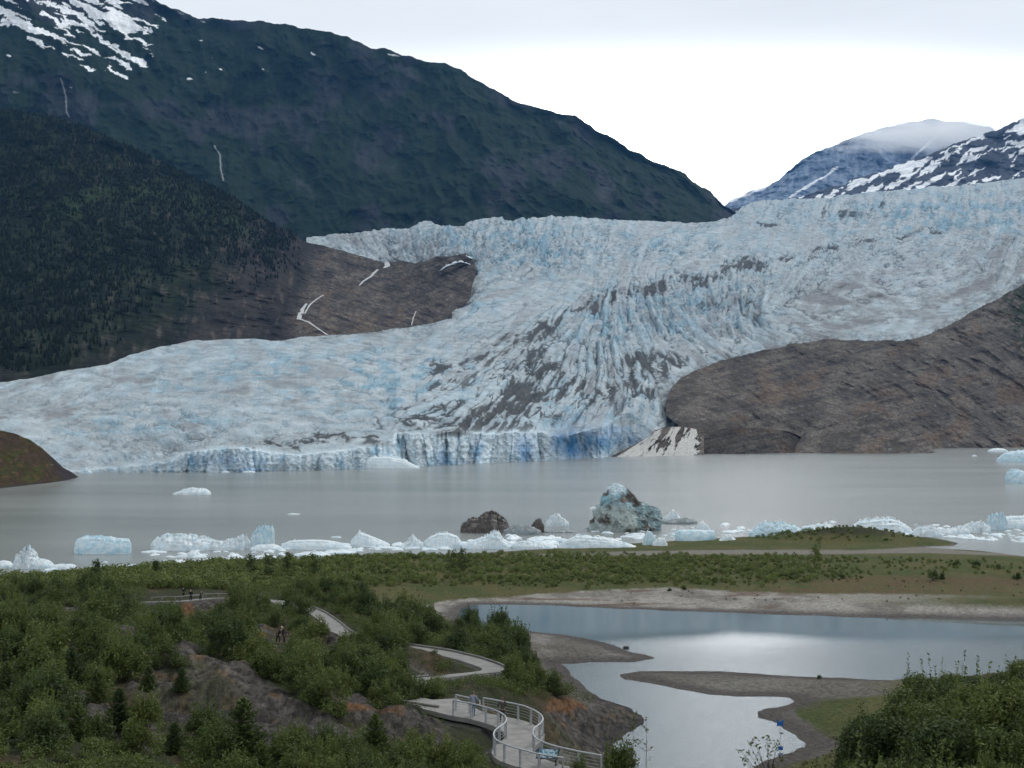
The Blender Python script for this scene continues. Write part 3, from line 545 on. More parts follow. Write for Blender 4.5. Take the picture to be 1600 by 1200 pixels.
# ---------- streams and small ice on the rock step ----------
t = NT('white_water'); x = t.tex(1.2, 5, .6, vec=t.mapv((1, 1, .25))); M_fall = t.finish(t.ramp(x.outputs[0], [(.35, (.34, .33, .32)), (.6, (.66, .66, .66))]), .5, t.bump(x.outputs[0], .6, .5))
def surf_pt(P, x, y):                        # nearest point of a built slope under a view direction
    qx, qy = proj(P); k = np.argmin((qx-x)**2+(qy-y)**2); return P.reshape(-1, 3)[k]
def stream(P, pts, widths, label, name='waterfall', lift=2.0, mat=None, seed=0, parent=None):
    rows = []; pts = np.array(pts, float); n = max(6, int(np.abs(np.diff(pts, axis=0)).sum()/1.6)); s = np.linspace(0, 1, len(pts)); u = np.linspace(0, 1, n)
    xs, ys, ws = np.interp(u, s, pts[:, 0]), np.interp(u, s, pts[:, 1]), np.interp(u, s, widths); r = np.random.default_rng(seed)
    xs = xs+.7*fbm(ys/5, ys*0, o=3, seed=seed); Dk = []
    for x, y in zip(xs, ys): Dk.append(surf_pt(P, x, y)[1])
    Dk = np.array(Dk); Dk = np.minimum(Dk, np.convolve(np.pad(Dk, 2, 'edge'), np.ones(5)/5, 'valid'))-lift
    ws = ws*(1+.5*fbm(ys/3, ys*0+9, o=3, seed=seed+3)); k = 7; G = np.zeros((n, k, 3))
    for q in range(k):
        f = q/(k-1)*2-1; G[:, q] = at(xs+ws*f*.5, ys, Dk+(1-f*f)*-1.2)
    V = np.concatenate([G, G+np.array([0, 2.2, -.3])], 1)        # closed ribbon with thickness
    f = gridfaces(n, 2*k); o = mobj(name, npmesh(name, V, f[:, ::-1], mat or M_fall), parent)
    if parent is None: tag(o, label, 'waterfall' if name == 'waterfall' else name.replace('_', ' '))
    return o
stream(P_left, [(604, 410), (606, 415), (598, 420)], [7, 9, 5], 'short white cascade leaving the edge of the upper ice lobe')
stream(P_left, [(590, 421), (578, 432), (566, 440), (561, 446)], [4, 7, 5, 3], 'slanting white cascade below the upper ice lobe on brown rock')
def split_fall():
    e = empty('waterfall', tuple(surf_pt(P_left, 470, 498))); tag(e, 'forked white waterfall on brown rock above the glacier tongue', 'waterfall')
    for i, (p, w) in enumerate((([(505, 461), (494, 468), (484, 476), (476, 490)], [2.5, 3, 3, 2]), ([(479, 474), (473, 482), (469, 492), (467, 499)], [3, 6, 7, 6]), ([(467, 498), (482, 503), (492, 510), (511, 523)], [6, 5, 2.5, 3.5]))):
        o = stream(P_left, p, w, None, 'cascade', seed=i, parent=e); o.matrix_parent_inverse = Matrix.Translation(-Vector(e.location))
split_fall()
stream(P_left, [(650, 486), (646, 496), (643, 508)], [1.2, 1.6, 1.4], 'hair-thin waterfall near the right end of the brown rock step')
def rock_snow(name, pts, label, cat):
    P = P_left; xs = np.array([p[0] for p in pts]); t = np.linspace(xs[0], xs[-1], 40); yc = np.interp(t, xs, [p[1] for p in pts]); hw = .62*np.interp(t, xs, [p[2] for p in pts])*np.clip(1+2.2*fbm(t/3.5, t*0, o=4, seed=7), .12, 2)
    d = min(surf_pt(P, x, y)[1] for x, y in zip(t[::6], yc[::6]))
    G = np.zeros((8, 40, 3))
    for k in range(8):
        f = k/7*2-1; dd = d-3-9*math.sqrt(max(0, 1-f*f)); G[k] = at(t, yc+hw*f, dd+1.5*fbm(t/5, t*0+k*.6, o=3, seed=9))
    Bk = G+np.array([0, 14, 0]); V = np.concatenate([G, Bk[::-1]], 0)
    o = mobj(name, npmesh(name, V, gridfaces(16, 40), M_snowice)); tag(o, label, cat)
t = NT('bright_ice'); x = t.tex(.35, 6, .6); M_snowice = t.finish(t.ramp(x.outputs[0], [(.35, (.50, .60, .68)), (.6, (.76, .80, .84))]), .55, t.bump(x.outputs[0], .7, 1.2))
rock_snow('ice_remnant', [(686, 424, .8), (692, 420, 2), (698, 416, 3), (704, 414, 2.2), (711, 411, 3.2), (720, 409, 2.4), (728, 411, 1.8), (736, 414, .8)], 'white ice remnant lying on the brown rock beside the icefall', 'ice patch')
rock_snow('ice_block', [(728, 399, 1), (732, 402, 3), (738, 404, 1.5)], 'small pale ice block perched at the top corner of the brown rock', 'ice block')
# ---------- brown rock massif at right of the ice ----------
def strata_col(seed, tone=1.0):
    def f(PX, PY, P, r1, r2, v):
        n = fbm(PX/50, PY/28, o=5, seed=seed); ang = .28; U, Vv = PX*math.cos(ang)-PY*math.sin(ang)*-1, PY*math.cos(ang)+PX*math.sin(ang)*.75
        st = fbm(U/70+.6*n, Vv/5.5, o=5, seed=seed+3); n2 = fbm(PX/9, PY/7, o=4, seed=seed+5); q = fbm(PX/90, PY/60, o=3, seed=seed+7)
        c = lerp(np.broadcast_to(np.array([.070, .062, .056]), PX.shape+(3,)), np.array([.124, .108, .095]), smooth(-.3, .3, n+.35*st))
        c = lerp(c, np.array([.045, .043, .047]), smooth(.08, .45, -st*.8+.6*n2+.4*q)*.8)
        c = lerp(c, np.array([.118, .082, .060]), smooth(.12, .42, q+.4*n+.12*smooth(1200, 1450, PX))*.6)
        c = lerp(c, np.array([.17, .168, .165]), smooth(.30, .5, n2+.3*st)*.45)
        j1 = np.abs(fbm((PX*.8+PY)/34, (PY-.4*PX)/11, o=4, seed=seed+11)); j2 = np.abs(fbm((PX-.5*PY)/16, (PY+.1*PX)/40, o=4, seed=seed+12)); c = lerp(c, np.array([.022, .021, .023]), np.maximum(smooth(.035, .008, j1)*.45, smooth(.03, .006, j2)*.45)*smooth(-.3, .2, n))
        c = c*(1.15+.5*fbm(PX/2.4, PY/1.8, o=3, seed=seed+14)+.35*fbm((PX+2*PY)/9, (PY-.25*PX)/3, o=4, seed=seed+16))[..., None]
        c = lerp(c, np.array([.022, .034, .018]), smooth(20, 60, PX-1545+25*n+.4*(PY-520)*-1)*smooth(.0, .2, n2+.15)*smooth(700, 600, PY)*.9)
        return c*tone
    return f
M_rk = land_mat('brown_glacial_rock', .06, .35, .45, 2.5)
px = np.linspace(1040, 1820, 760)
top = interp([(1040, 632), (1043, 618), (1050, 605), (1062, 592), (1085, 579), (1110, 570), (1160, 555), (1200, 547), (1240, 537), (1280, 531), (1330, 531), (1400, 533), (1430, 529), (1450, 523), (1480, 509), (1530, 481), (1560, 467), (1600, 443), (1820, 340)], px)+jag(px, 5, 34, 33)+jag(px, 2.2, 7, 34)*smooth(1060, 1100, px)
bot = np.where(px < 1100, interp([(1040, 640), (1043, 650), (1060, 665), (1076, 676), (1090, 700), (1100, 716)], px), 716)
Dt = glD(px, top)*.97; Db = np.where(px < 1100, glD(px, bot)*.965, Dw(px)-8); Db = np.where(px < 1160, np.interp(px, [1040, 1160], [glD(1040, 640)*.965, Dw(1160)-8]), Db)
_rc = [(x, float(y), float(glD(x, y))*.97) for x, y in zip(px[::60], top[::60])]+[(x, 708., float(Dw(x))-8) for x in (1130, 1250, 1400, 1550, 1700, 1815)]+[(1043, 650, float(glD(1040, 640))*.965), (1060, 665, 1440.), (1098, 680, 1385.)]
_rt = TPS([(a, b) for a, b, c in _rc], [math.log(c) for a, b, c in _rc], 1e-3); d_right = lambda PX, PY: np.exp(_rt(PX, PY))
_, P_rr = slope_surface('rock_massif', px, top, bot, Dt, Db, 300, M_rk, strata_col(171), np.interp(px, [1040, 1090, 1300, 1800], [7., 16., 24., 34.]), seed=173, spur=(120, 48), edgeamp=.5, zmin=-3, dfun=d_right)
px = np.linspace(1084, 1266, 240); th = (px-1084)/182
top = 709-40*np.sqrt(np.clip(1-(np.abs(th-.45)/.56)**3.2, 0, 1)); bot = np.full(px.shape, 717.)
_, P_lobe = slope_surface('rock_massif', px, top, bot, np.interp(px, [1084, 1170, 1266], [1395, 1400, 1440]), np.interp(px, [1084, 1170, 1266], [1345, 1330, 1400]), 90, M_rk, strata_col(181, .72), 6., seed=183, spur=(60, 25), edgeamp=.6)
px = np.linspace(1236, 1460, 240); top = interp([(1236, 712), (1243, 690), (1258, 676), (1290, 665), (1330, 654), (1360, 640), (1400, 648), (1440, 668), (1460, 690)], px)+jag(px, 2, 10, 3)
_, P_l3 = slope_surface('rock_massif', px, top, np.full(px.shape, 716.), np.full(px.shape, 1440.), np.full(px.shape, 1352.), 90, M_rk, strata_col(191, 1.12), 6., seed=193, spur=(60, 22), edgeamp=.6)
# dark ledges carrying the meltwater fall
px = np.linspace(950, 1100, 230); FLT = [(950, 716), (968, 706), (985, 698), (1000, 690), (1012, 682), (1022, 673), (1040, 667), (1060, 666), (1080, 668), (1100, 672)]; top = interp(FLT, px)+jag(px, 1.5, 8, 5)
fl_b = lambda x: np.interp(x, [950, 1100], [1215, 1292]); fl_t = lambda x: fl_b(x)+np.interp(x, [950, 1000, 1100], [10, 50, 75])
_, P_fl = slope_surface('rock_massif', px, top, np.full(px.shape, 718.), fl_t(px), fl_b(px), 90, M_rk, strata_col(201, 1.1), 2.5, seed=203, spur=(30, 12), edgeamp=.6)
def meltfall():
    nr, nc = 150, 260; u = np.linspace(0, 1, nc)[None]; v = np.linspace(0, 1, nr)[:, None]
    tx = 1018+78*u; bx = 962+134*u; PY = (interp(FLT, tx)+1)*(1-v)+(714.5-1.5*u)*v; PX = tx*(1-v**1.1)+bx*v**1.1
    vv = np.clip((PY-interp(FLT, PX))/(718-interp(FLT, PX)), 0, 1); D = fl_t(PX)*(1-vv)+fl_b(PX)*vv-5
    str_ = fbm((u*11)+.7*fbm(u*4, v*2.5, o=2, seed=213), v*1.6, o=4, seed=211)+.25*fbm(u*30, v*5, o=3, seed=215)
    hole = np.exp(-((u-.33)/.07)**2-((v-.15)/.35)**2)+np.exp(-((u-.62)/.05)**2-((v-.22)/.28)**2)+.8*np.exp(-((u-.45)/.06)**2-((v-.6)/.2)**2)
    str_ = fbm(u*17+.9*fbm(u*5, v*3, o=3, seed=213), v*1.3, o=4, seed=211)+.45*fbm(u*60+v*4, v*9, o=4, seed=215); keep = (str_+.12-.7*smooth(.84, 1., u)*(1+fbm(v*9+0*u, u*9, o=3, seed=217)*3)+.30*np.exp(-((u-.86)/.1)**2)+.12*np.exp(-((u-.12)/.16)**2)+.25*v-1.1*hole) > -.02
    D = D-1.6*np.abs(str_); P = at(PX, PY, D); V = np.stack([P, P+np.array([0, 3, -.4])])
    f = gridfaces(nr, nc, keep); fb = f+nr*nc; V = V.reshape(-1, 3)
    # rim faces close the sheet so it has thickness
    E = {}
    for q in f:
        for k in range(4):
            a, b = int(q[k]), int(q[(k+1) % 4])
            if (b, a) in E: del E[(b, a)]
            else: E[(a, b)] = 1
    rim = np.array([(b, a, a+nr*nc, b+nr*nc) for a, b in E], np.int32)
    o = mobj('waterfall', npmesh('waterfall', V, np.concatenate([f[:, ::-1], fb, rim]), M_melt)); tag(o, 'broad silty meltwater fall pouring over dark rock into the lake beside the ice front', 'waterfall')
t = NT('silty_white_water'); x = t.tex(.9, 7, .7, vec=t.mapv((1.8, .5, .3))); M_melt = t.finish(t.ramp(x.outputs[0], [(.32, (.22, .21, .195)), (.60, (.66, .64, .61))]), .6, t.bump(x.outputs[0], .8, 1.0))
meltfall()
# small brown hill at the left edge of the lake
px = np.linspace(-340, 121, 420); top = interp([(-340, 640), (-100, 655), (0, 672), (25, 678), (48, 688), (66, 700), (82, 715), (98, 730), (112, 738), (121, 744)], px)+jag(px, 1.2, 9, 7)
bot = interp([(-340, 840), (0, 763), (35, 759), (70, 755), (100, 751), (121, 746)], px)
def col_h(PX, PY, P, r1, r2, v):
    n = fbm(PX/30, PY/22, o=5, seed=221); n2 = fbm(PX/8, PY/6, o=4, seed=223)
    c = lerp(np.broadcast_to(np.array([.055, .038, .026]), PX.shape+(3,)), np.array([.050, .050, .018]), smooth(-.15, .25, n)); c = lerp(c, np.array([.10, .055, .03]), smooth(.1, .35, n2+.3*n)*.6)
    c = lerp(c, np.array([.045, .038, .042]), smooth(.0, 18, PX-(85-(745-PY)*.5)+14*n2)); c = lerp(c, np.array([.16, .14, .13]), smooth(.42, .55, n2)*.6)
    return lerp(c, np.array([.05, .042, .04]), smooth(.93, 1, v)+0*PX)
slope_surface('hill', px, top, bot, 66000/(bot-660)+np.interp(px, [-340, 0, 121], [130, 90, 6]), 66000/(bot-660), 160, land_mat('brown_hill_turf', .25, 1.1, .4, .8), col_h, np.interp(px, [-340, 60, 121], [4., 4., .6]), seed=225, spur=(40, 15), edgeamp=.8)
# ---------- foreground terrain ----------
def w0(pts): return [tuple(on(x, y, 0.0)[:2]) for x, y in pts]
POND_PX = [(716, 962), (722, 952), (745, 945), (800, 944), (850, 945.5), (920, 949), (1000, 952.5), (1100, 956), (1200, 960), (1300, 963), (1450, 967), (1600, 970), (2050, 985), (2050, 1075), (1700, 1075), (1500, 1068), (1380, 1062), (1250, 1057), (1130, 1050), (1050, 1048.5), (1000, 1049.5), (972, 1053), (975, 1060), (1010, 1068), (1060, 1078), (1110, 1085), (1180, 1088), (1232, 1090), (1240, 1096), (1232, 1102), (1195, 1107), (1183, 1113), (1190, 1122), (1215, 1130), (1235, 1146), (1262, 1162), (1262, 1169), (1225, 1178), (1195, 1190), (1178, 1203), (1150, 1240), (1100, 1330), (960, 1330), (930, 1230), (950, 1195), (965, 1180), (955, 1160), (985, 1140), (1008, 1130), (1004, 1119), (968, 1101), (935, 1092), (915, 1075), (900, 1060), (884, 1045), (880, 1037), (930, 1035.5), (985, 1034), (1026, 1030), (1005, 1024), (985, 1018), (960, 1009), (925, 1000), (880, 992), (830, 986), (780, 982), (740, 976), (722, 969)]
LAKE_PX = [(-700, 940), (-300, 930), (0, 915), (60, 912), (130, 905), (220, 896), (300, 889), (400, 882), (500, 876), (600, 871), (700, 866), (800, 861), (860, 857), (920, 853.5), (1000, 848), (1080, 844), (1140, 840), (1200, 836), (1280, 833), (1380, 834), (1440, 838), (1475, 843), (1497, 849), (1488, 853.5), (1440, 854.5), (1470, 857), (1540, 861), (1580, 867), (1620, 872), (1760, 876), (2100, 880), (2400, 700), (-1200, 700)]
POND, LAKE = w0(POND_PX), w0(LAKE_PX)
DECKZ = 9.0
_E = [(745, 1119, 8.8), (840, 1190, 8.5), (690, 1104, 8.6), (664, 1100, 8.5), (800, 1168, 8.6), (640, 1014, 6.6), (700, 1022, 6.4), (770, 1046, 6.2), (721, 1055, 6.6), (680, 1060, 7.2), (520, 975, 4.6), (495, 958, 4.2), (545, 996, 5.0), (300, 940, 4.4), (240, 943, 4.3), (340, 936, 4.2), (437, 1006, 4.6), (290, 1013, 12.2), (240, 1040, 12.6), (350, 1030, 12.3), (420, 1075, 11.6), (480, 1115, 11.0), (560, 1155, 9.6), (150, 1060, 12.5), (60, 1040, 12.8),
      (230, 1130, 12.6), (330, 1150, 11.8), (0, 1000, 11.), (0, 1200, 17), (150, 1180, 15), (400, 1210, 13.6), (600, 1205, 11.6), (700, 1210, 10.4), (640, 1130, 9.4), (560, 1095, 9.6), (500, 1080, 9.8), (-300, 1000, 12), (-300, 1200, 18), (0, 950, 5), (100, 940, 3.6), (0, 928, 1.6), (200, 912, 1.4), (400, 905, 1.2), (500, 940, 1.6), (620, 950, .6), (600, 990, 2.6), (680, 985, 1.8), (820, 1045, 3.2), (880, 1075, 2.6), (900, 1110, 4.2), (850, 1100, 6.2), (860, 1130, 6.6), (930, 1130, 2.4), (920, 1165, 3.2), (1000, 1130, .4), (760, 1080, 6.0), (820, 1085, 5.0), (150, 965, 6.0), (250, 985, 6.5), (380, 970, 4.2), (450, 950, 3.0), (960, 1185, .6),
      (900, 1230, 4.5), (700, 1300, 12), (300, 1300, 16), (1050, 1400, .5), (1300, 1110, .5), (1250, 1120, .3), (1400, 1100, 1.2), (1400, 1200, 2.5), (1500, 1130, 4.0), (1600, 1120, 6.5), (1600, 1230, 7.5), (1750, 1160, 9), (1330, 1250, 1.5), (1250, 1200, .5), (800, 920, .4), (1200, 920, .6), (1600, 930, .9), (1300, 900, .5), (600, 900, .8), (1000, 890, .5), (1600, 890, .5), (700, 930, .4)]
_ex = [on(a, b, c) for a, b, c in _E]+[np.array([x, y, z]) for x, y, z in [(-20, 25, 22), (0, 22, 21), (20, 30, 17), (30, 40, 10), (-40, 30, 24), (8, 55, 12.5), (40, 60, 4), (-130, 250, 3), (-150, 180, 8), (-120, 120, 14), (150, 250, 1), (160, 330, .5), (0, 330, .2), (60, 110, 7), (90, 170, 7)]]
_ex = np.array(_ex); _et = TPS(_ex[:, :2], _ex[:, 2], 3e-3)
_hgx, _hgy = np.meshgrid(np.linspace(-240, 240, 241), np.linspace(10, 430, 211)); _hg = _et(_hgx, _hgy)
def hills(x, y): return np.clip(bil(_hg, (np.asarray(x)+240)/2., (np.asarray(y)-10)/2.), 0, 24)
# walks: centre lines on the ground
def walk(pts): return np.array([on(x, y, z) for x, y, z in pts])
def path_r(pts, n=60):
    p = walk(pts); d = np.r_[0, np.cumsum(np.hypot(*np.diff(p[:, :2], axis=0).T))]; s = np.linspace(0, d[-1], n); q = np.stack([np.interp(s, d, p[:, k]) for k in range(3)], -1)
    for _ in range(4): q[1:-1] = (q[:-2]+2*q[1:-1]+q[2:])/4
    return q
PATH_MID = path_r([(600, 1006, 6.6), (640, 1013, 6.6), (690, 1020, 6.5), (735, 1031, 6.3), (762, 1040, 6.2), (774, 1046, 6.2), (768, 1051, 6.3), (745, 1054, 6.4), (721, 1056, 6.6), (690, 1060, 7.0), (650, 1064, 7.4), (628, 1078, 8.2), (640, 1094, 8.8), (664, 1099, 8.9), (700, 1104, 8.9)], 110)
PATH_FAR = path_r([(468, 947, 3.8), (495, 958, 4.2), (515, 972, 4.6), (533, 988, 5.0), (560, 1003, 5.6), (600, 1006, 6.6)], 60)
PATH_LEFT = path_r([(190, 943, 4.3), (240, 942, 4.6), (285, 941, 4.6), (330, 936, 4.4), (372, 936, 4.2), (430, 940, 3.9), (468, 947, 3.8)], 60)
# S-shaped boardwalk from the two handrails
RZ = DECKZ+1.08
RAIL_A = [(708, 1094.5), (732, 1098), (752, 1103), (768, 1107.5), (780, 1112), (789, 1118), (792, 1124), (790, 1129), (784, 1133.5), (776, 1138.5), (771.5, 1144), (771, 1150), (774, 1155), (780, 1159.5), (800, 1167), (820, 1172.5), (840, 1178), (862, 1181.5), (880, 1184)]
RAIL_B = [(755, 1090.5), (768, 1092.5), (782, 1095.5), (800, 1098.5), (820, 1103), (836, 1110), (846, 1117), (849, 1124), (844, 1131), (834, 1138), (832, 1146), (837, 1154), (850, 1160), (868, 1166), (890, 1171), (915, 1176), (940, 1180.5)]
def dense(pts, n, z):
    p = np.array([on(x, y, z) for x, y in pts]); d = np.r_[0, np.cumsum(np.hypot(*np.diff(p[:, :2], axis=0).T))]; s = np.linspace(0, d[-1], n)
    q = np.stack([np.interp(s, d, p[:, k]) for k in range(3)], -1)
    for _ in range(5): q[1:-1] = (q[:-2]+2*q[1:-1]+q[2:])/4
    return q
RA, RB = dense(RAIL_A, 90, RZ), dense(RAIL_B, 90, RZ)
DECK_C = (RA+RB)/2
def near_line(x, y, q):
    d = np.full(np.shape(x), 1e9); z = np.zeros(np.shape(x))
    for a in q:
        e = np.hypot(x-a[0], y-a[1]); m = e < d; d = np.where(m, e, d); z = np.where(m, a[2], z)
    return d, z
ROCKS = [  # bare rock areas, screen outlines
    [(268, 1022), (285, 1008), (305, 1012), (330, 1028), (380, 1040), (420, 1065), (470, 1100), (520, 1130), (568, 1155), (545, 1172), (500, 1180), (440, 1172), (380, 1160), (330, 1158), (270, 1140), (225, 1120), (205, 1090), (195, 1062), (215, 1050), (250, 1048), (262, 1036)],
    [(475, 1075), (520, 1080), (560, 1090), (600, 1105), (640, 1110), (680, 1130), (720, 1150), (735, 1172), (700, 1180), (640, 1180), (600, 1160), (560, 1140), (520, 1120)],
    [(120, 1095), (160, 1090), (170, 1125), (140, 1140)], [(180, 1125), (240, 1135), (260, 1170), (215, 1185), (180, 1170)],
    [(855, 1095), (900, 1095), (940, 1110), (1015, 1125), (1015, 1138), (960, 1190), (930, 1195), (880, 1175), (860, 1150), (850, 1120)], [(930, 1085), (960, 1092), (1010, 1118), (1018, 1135), (960, 1150), (925, 1110)],
    [(640, 1030), (720, 1048), (715, 1056), (650, 1058), (630, 1045)], [(285, 938), (345, 940), (330, 968), (285, 965)], [(395, 985), (425, 985), (420, 1012), (400, 1010)], [(480, 995), (525, 1000), (535, 1022), (490, 1012)], [(95, 950), (135, 952), (140, 968), (100, 962)], [(170, 985), (215, 985), (210, 1005), (180, 1000)]]
def build_ground():
    nc, nr = 1050, 1000
    a = np.linspace(-.56, .60, nc)[None]; Y = (18*(430/18)**np.linspace(0, 1, nr))[:, None]; Yg = Y+0*a; X = a*Yg
    wx = X+.8*fbm(X/6, Yg/6, o=3, seed=301); wy = Yg+1.2*fbm(X/6, Yg/8, o=3, seed=302)
    sp = polydist(wx, wy, POND); sl = polydist(wx, wy, LAKE); sd = -np.maximum(sp, sl)      # distance from water, positive on land
    z = hills(X, Yg); px, py = proj(np.stack([X, Yg, z], -1))
    shore = np.clip(sd, -12, 60); zz = np.where(shore > 0, np.minimum(z*smooth(0, 9, shore)+.02*np.minimum(shore, 20)+.02, .02+shore*.9), shore*.12)
    z0 = zz.copy()
    # peninsula mound
    mx, my, _ = on(1350, 848, 0); zz += 2.7*np.exp(-((X-mx)/13.5)**2)*np.clip(sd/5, 0, 1)**1.2*smooth(mx-70, mx-10, X)*(Yg > 300)*np.exp(-((Yg-my-1.5)/9)**2)
    mx2, _, _ = on(1260, 848, 0); zz += 1.4*np.exp(-((X-mx2)/16)**2)*np.clip(sd/5, 0, 1)*(Yg > 300)*np.exp(-((Yg-my-2)/9)**2)
    px, py = proj(np.stack([X, Yg, zz], -1))
    rk = np.full(X.shape, -1e9); jx = px+9*fbm(X/4, Yg/7, o=4, seed=311); jy = py+7*fbm(X/4, Yg/7, o=4, seed=312)
    for q in ROCKS: rk = np.maximum(rk, polydist(jx, jy, q))
    rock = smooth(-9, 7, rk); steep_r = fbm(X/2.6, Yg/7, o=5, seed=313, ridged=True); lump = fbm(X/5, Yg/7, o=4, seed=315)
    hillm = smooth(1.2, 4, z0)
    zz += hillm*(.8*lump+.15*fbm(X/1.2, Yg/1.6, o=4, seed=317)); zz += rock*(.5*lump+.38*(steep_r-.5)+.35)*smooth(.2, 3, sd)
    zz += .10*fbm(X/5, Yg/5, o=4, seed=319)*smooth(.5, 6, sd)
    # walks lie in the ground
    walkm = np.zeros(X.shape)
    for q, lift, wd in ((PATH_MID, -.12, 1.5), (PATH_FAR, -.12, 1.5), (PATH_LEFT, -.12, 1.6), (np.c_[DECK_C[:, :2], np.full(90, DECKZ)], -.5, 1.7)):
        d, pz = near_line(X, Yg, q[::2]); m = smooth(wd+4.5, wd+.3, d); zz = np.where(zz > pz+lift, zz*(1-m)+(pz+lift)*m, zz); fill = smooth(wd+6, wd, d); zz = np.maximum(zz, (pz+lift)-.25-2.2*np.maximum(0, d-wd)*.6) if wd < 1.65 else np.maximum(zz, np.where(d < 12, pz-1.0-.8*np.maximum(0, d-1.2), -9))
        walkm = np.maximum(walkm, smooth(wd+.5, wd-.2, d))
    px, py = proj(np.stack([X, Yg, zz], -1))
    # ---- surface colours ----
    C = lambda *v: np.array(v)
    n1 = fbm(X/9, Yg/14, o=5, seed=321); n2 = fbm(X/2, Yg/3.5, o=5, seed=323); n3 = fbm(X/.5, Yg/.8, o=4, seed=325); n4 = fbm(X/30, Yg/30, o=4, seed=327)
    grass = lerp(np.broadcast_to(C(.066, .080, .022), X.shape+(3,)), C(.10, .098, .030), smooth(-.25, .3, n1+.3*n2))
    col = grass
    ochre = smooth(-.2, .25, n1+.5*n2+blob(px, py, [(700, 930, 200, 20, .35), (1450, 915, 220, 14, .6), (1100, 925, 300, 7, .5), (560, 945, 90, 14, .4)])-.15)
    flat = smooth(3.0, 1.2, zz)
    col = lerp(col, C(.105, .092, .034), ochre*flat*.7); col = lerp(col, C(.12, .072, .038), smooth(.05, .35, n2+.5*blob(px, py, [(1480, 908, 200, 9, 1), (1350, 925, 200, 8, .6)]))*flat*smooth(1100, 1250, px)*.7*smooth(895, 903, py)*smooth(935, 928, py))
    # pale sand between pond and meadow, grey where it is wet
    beach = smooth(1010, 990, py)*smooth(0, 4, py-interp([(600, 960), (700, 936), (800, 930), (850, 925), (950, 920), (1050, 916), (1150, 922), (1250, 926), (1400, 926), (1600, 930), (1900, 935)], px)-3*n1-2*n2)*(py < 1100)*smooth(1.8, .9, zz)
    sand = lerp(np.broadcast_to(C(.34, .315, .28), X.shape+(3,)), C(.21, .19, .165), smooth(-.2, .35, n1+.5*n2)); sand = lerp(sand, C(.15, .095, .07), smooth(.12, .3, fbm(X/14, Yg/3.5, o=4, seed=329))*smooth(1400, 1150, px)*.8)
    col = lerp(col, sand, beach)
    south = smooth(975, 990, py)*smooth(3.0, 2.2, zz); mud = lerp(np.broadcast_to(C(.135, .122, .104), X.shape+(3,)), C(.19, .175, .15), smooth(-.1, .4, n1+.4*n3))
    rg = polydist(px+8*n2, py+6*n1, [(1235, 1098), (1290, 1092), (1420, 1085), (1700, 1090), (1700, 1400), (1100, 1400), (1200, 1200), (1290, 1180), (1310, 1165), (1290, 1150), (1250, 1120)]); rg = smooth(-3, 3, rg)
    inner = smooth(968, 976, py)*smooth(1.8, .9, zz)*(sp < 0)*smooth(26, 18, -sp); col = lerp(col, mud, np.maximum(inner, south*smooth(12, 6, sd))*(1-rg))
    col = lerp(col, C(.26, .24, .225), smooth(.12, .3, n1+.2*n2)*smooth(970, 985, py)*smooth(1035, 1010, py)*smooth(1.8, .9, zz)*smooth(600, 700, px)*.8)
    wet = smooth(4.2, 1.2, sd)*smooth(1.5, .5, zz)*(sp > sl); col = lerp(col, C(.085, .072, .068), wet*.85)
    wl = smooth(2.2, .5, sd)*(sl >= sp); col = lerp(col, C(.12, .10, .09), wl*.8)
    # dry channel behind the meadow
    ch = smooth(-1.5, 1.0, polydist(px, py+1.2*n1, [(780, 868), (1000, 861), (1150, 859), (1330, 860), (1500, 852), (1490, 860), (1560, 864), (1600, 869), (1450, 864), (1300, 865.5), (1100, 866.5), (900, 868)])); col = lerp(col, C(.23, .205, .18), ch*.9)
    # hill floor under the shrubs
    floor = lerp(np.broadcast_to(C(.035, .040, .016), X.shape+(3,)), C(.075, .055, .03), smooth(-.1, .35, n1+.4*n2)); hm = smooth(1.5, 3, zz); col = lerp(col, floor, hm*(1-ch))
    # rock
    stre = fbm((X*.6+Yg*.2)/.5, (Yg-X*.5)/2.2, o=5, seed=331); rc = lerp(np.broadcast_to(C(.052, .045, .040), X.shape+(3,)), C(.120, .104, .092), smooth(-.25, .35, stre+.4*n1)); rc = lerp(rc, C(.036, .030, .030), smooth(.12, .45, -stre+.5*n2-.1)*.85)
    rc = lerp(rc, C(.13, .078, .038), smooth(.22, .45, n2+.5*n1+.15*stre)*.75); rc = lerp(rc, C(.05, .055, .018), smooth(.15, .4, n1-.2*n2)*.6)
    face = blob(px, py, [(300, 1106, 125, 34, 1), (620, 1128, 70, 22, .8), (960, 1140, 60, 26, .6)])*smooth(-.35, .2, fbm(px/3.2, py/22, o=4, seed=335)+.1); rc = lerp(rc, C(.030, .025, .022), face*.75)  # streaky stain that also puts the shade of steep faces into the colour
    moss = blob(px, py, [(290, 955, 16, 12, 1), (405, 992, 14, 6, 1), (490, 998, 16, 5, .9), (870, 1100, 40, 14, .8), (710, 1080, 30, 6, .5), (545, 1105, 60, 8, .5)]); rc = lerp(rc, C(.16, .075, .030), smooth(.2, .5, moss+.4*n2)*.8)
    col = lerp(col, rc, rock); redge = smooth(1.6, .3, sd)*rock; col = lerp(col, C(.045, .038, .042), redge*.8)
    col = lerp(col, C(.13, .12, .11), walkm*.8)
    col = col*(1+.18*n3[..., None])
    under = smooth(.2, -.6, sd); col = lerp(col, C(.06, .06, .055), under)
    P = np.stack([X, Yg, zz], -1)
    t = NT('ground_soil_rock_sand'); at_ = t.attr(); x1 = t.tex(1.6, 7, .65); x2 = t.tex(9, 5, .6); rkf = t.attr('rock').outputs['Fac']
    g = t.mix(1.0, at_.outputs[0], t.ramp(x1.outputs[0], [(.3, .62), (.7, 1.4)]), 'MULTIPLY'); g = t.mix(1.0, g, t.ramp(x2.outputs[0], [(.3, .78), (.7, 1.22)]), 'MULTIPLY')
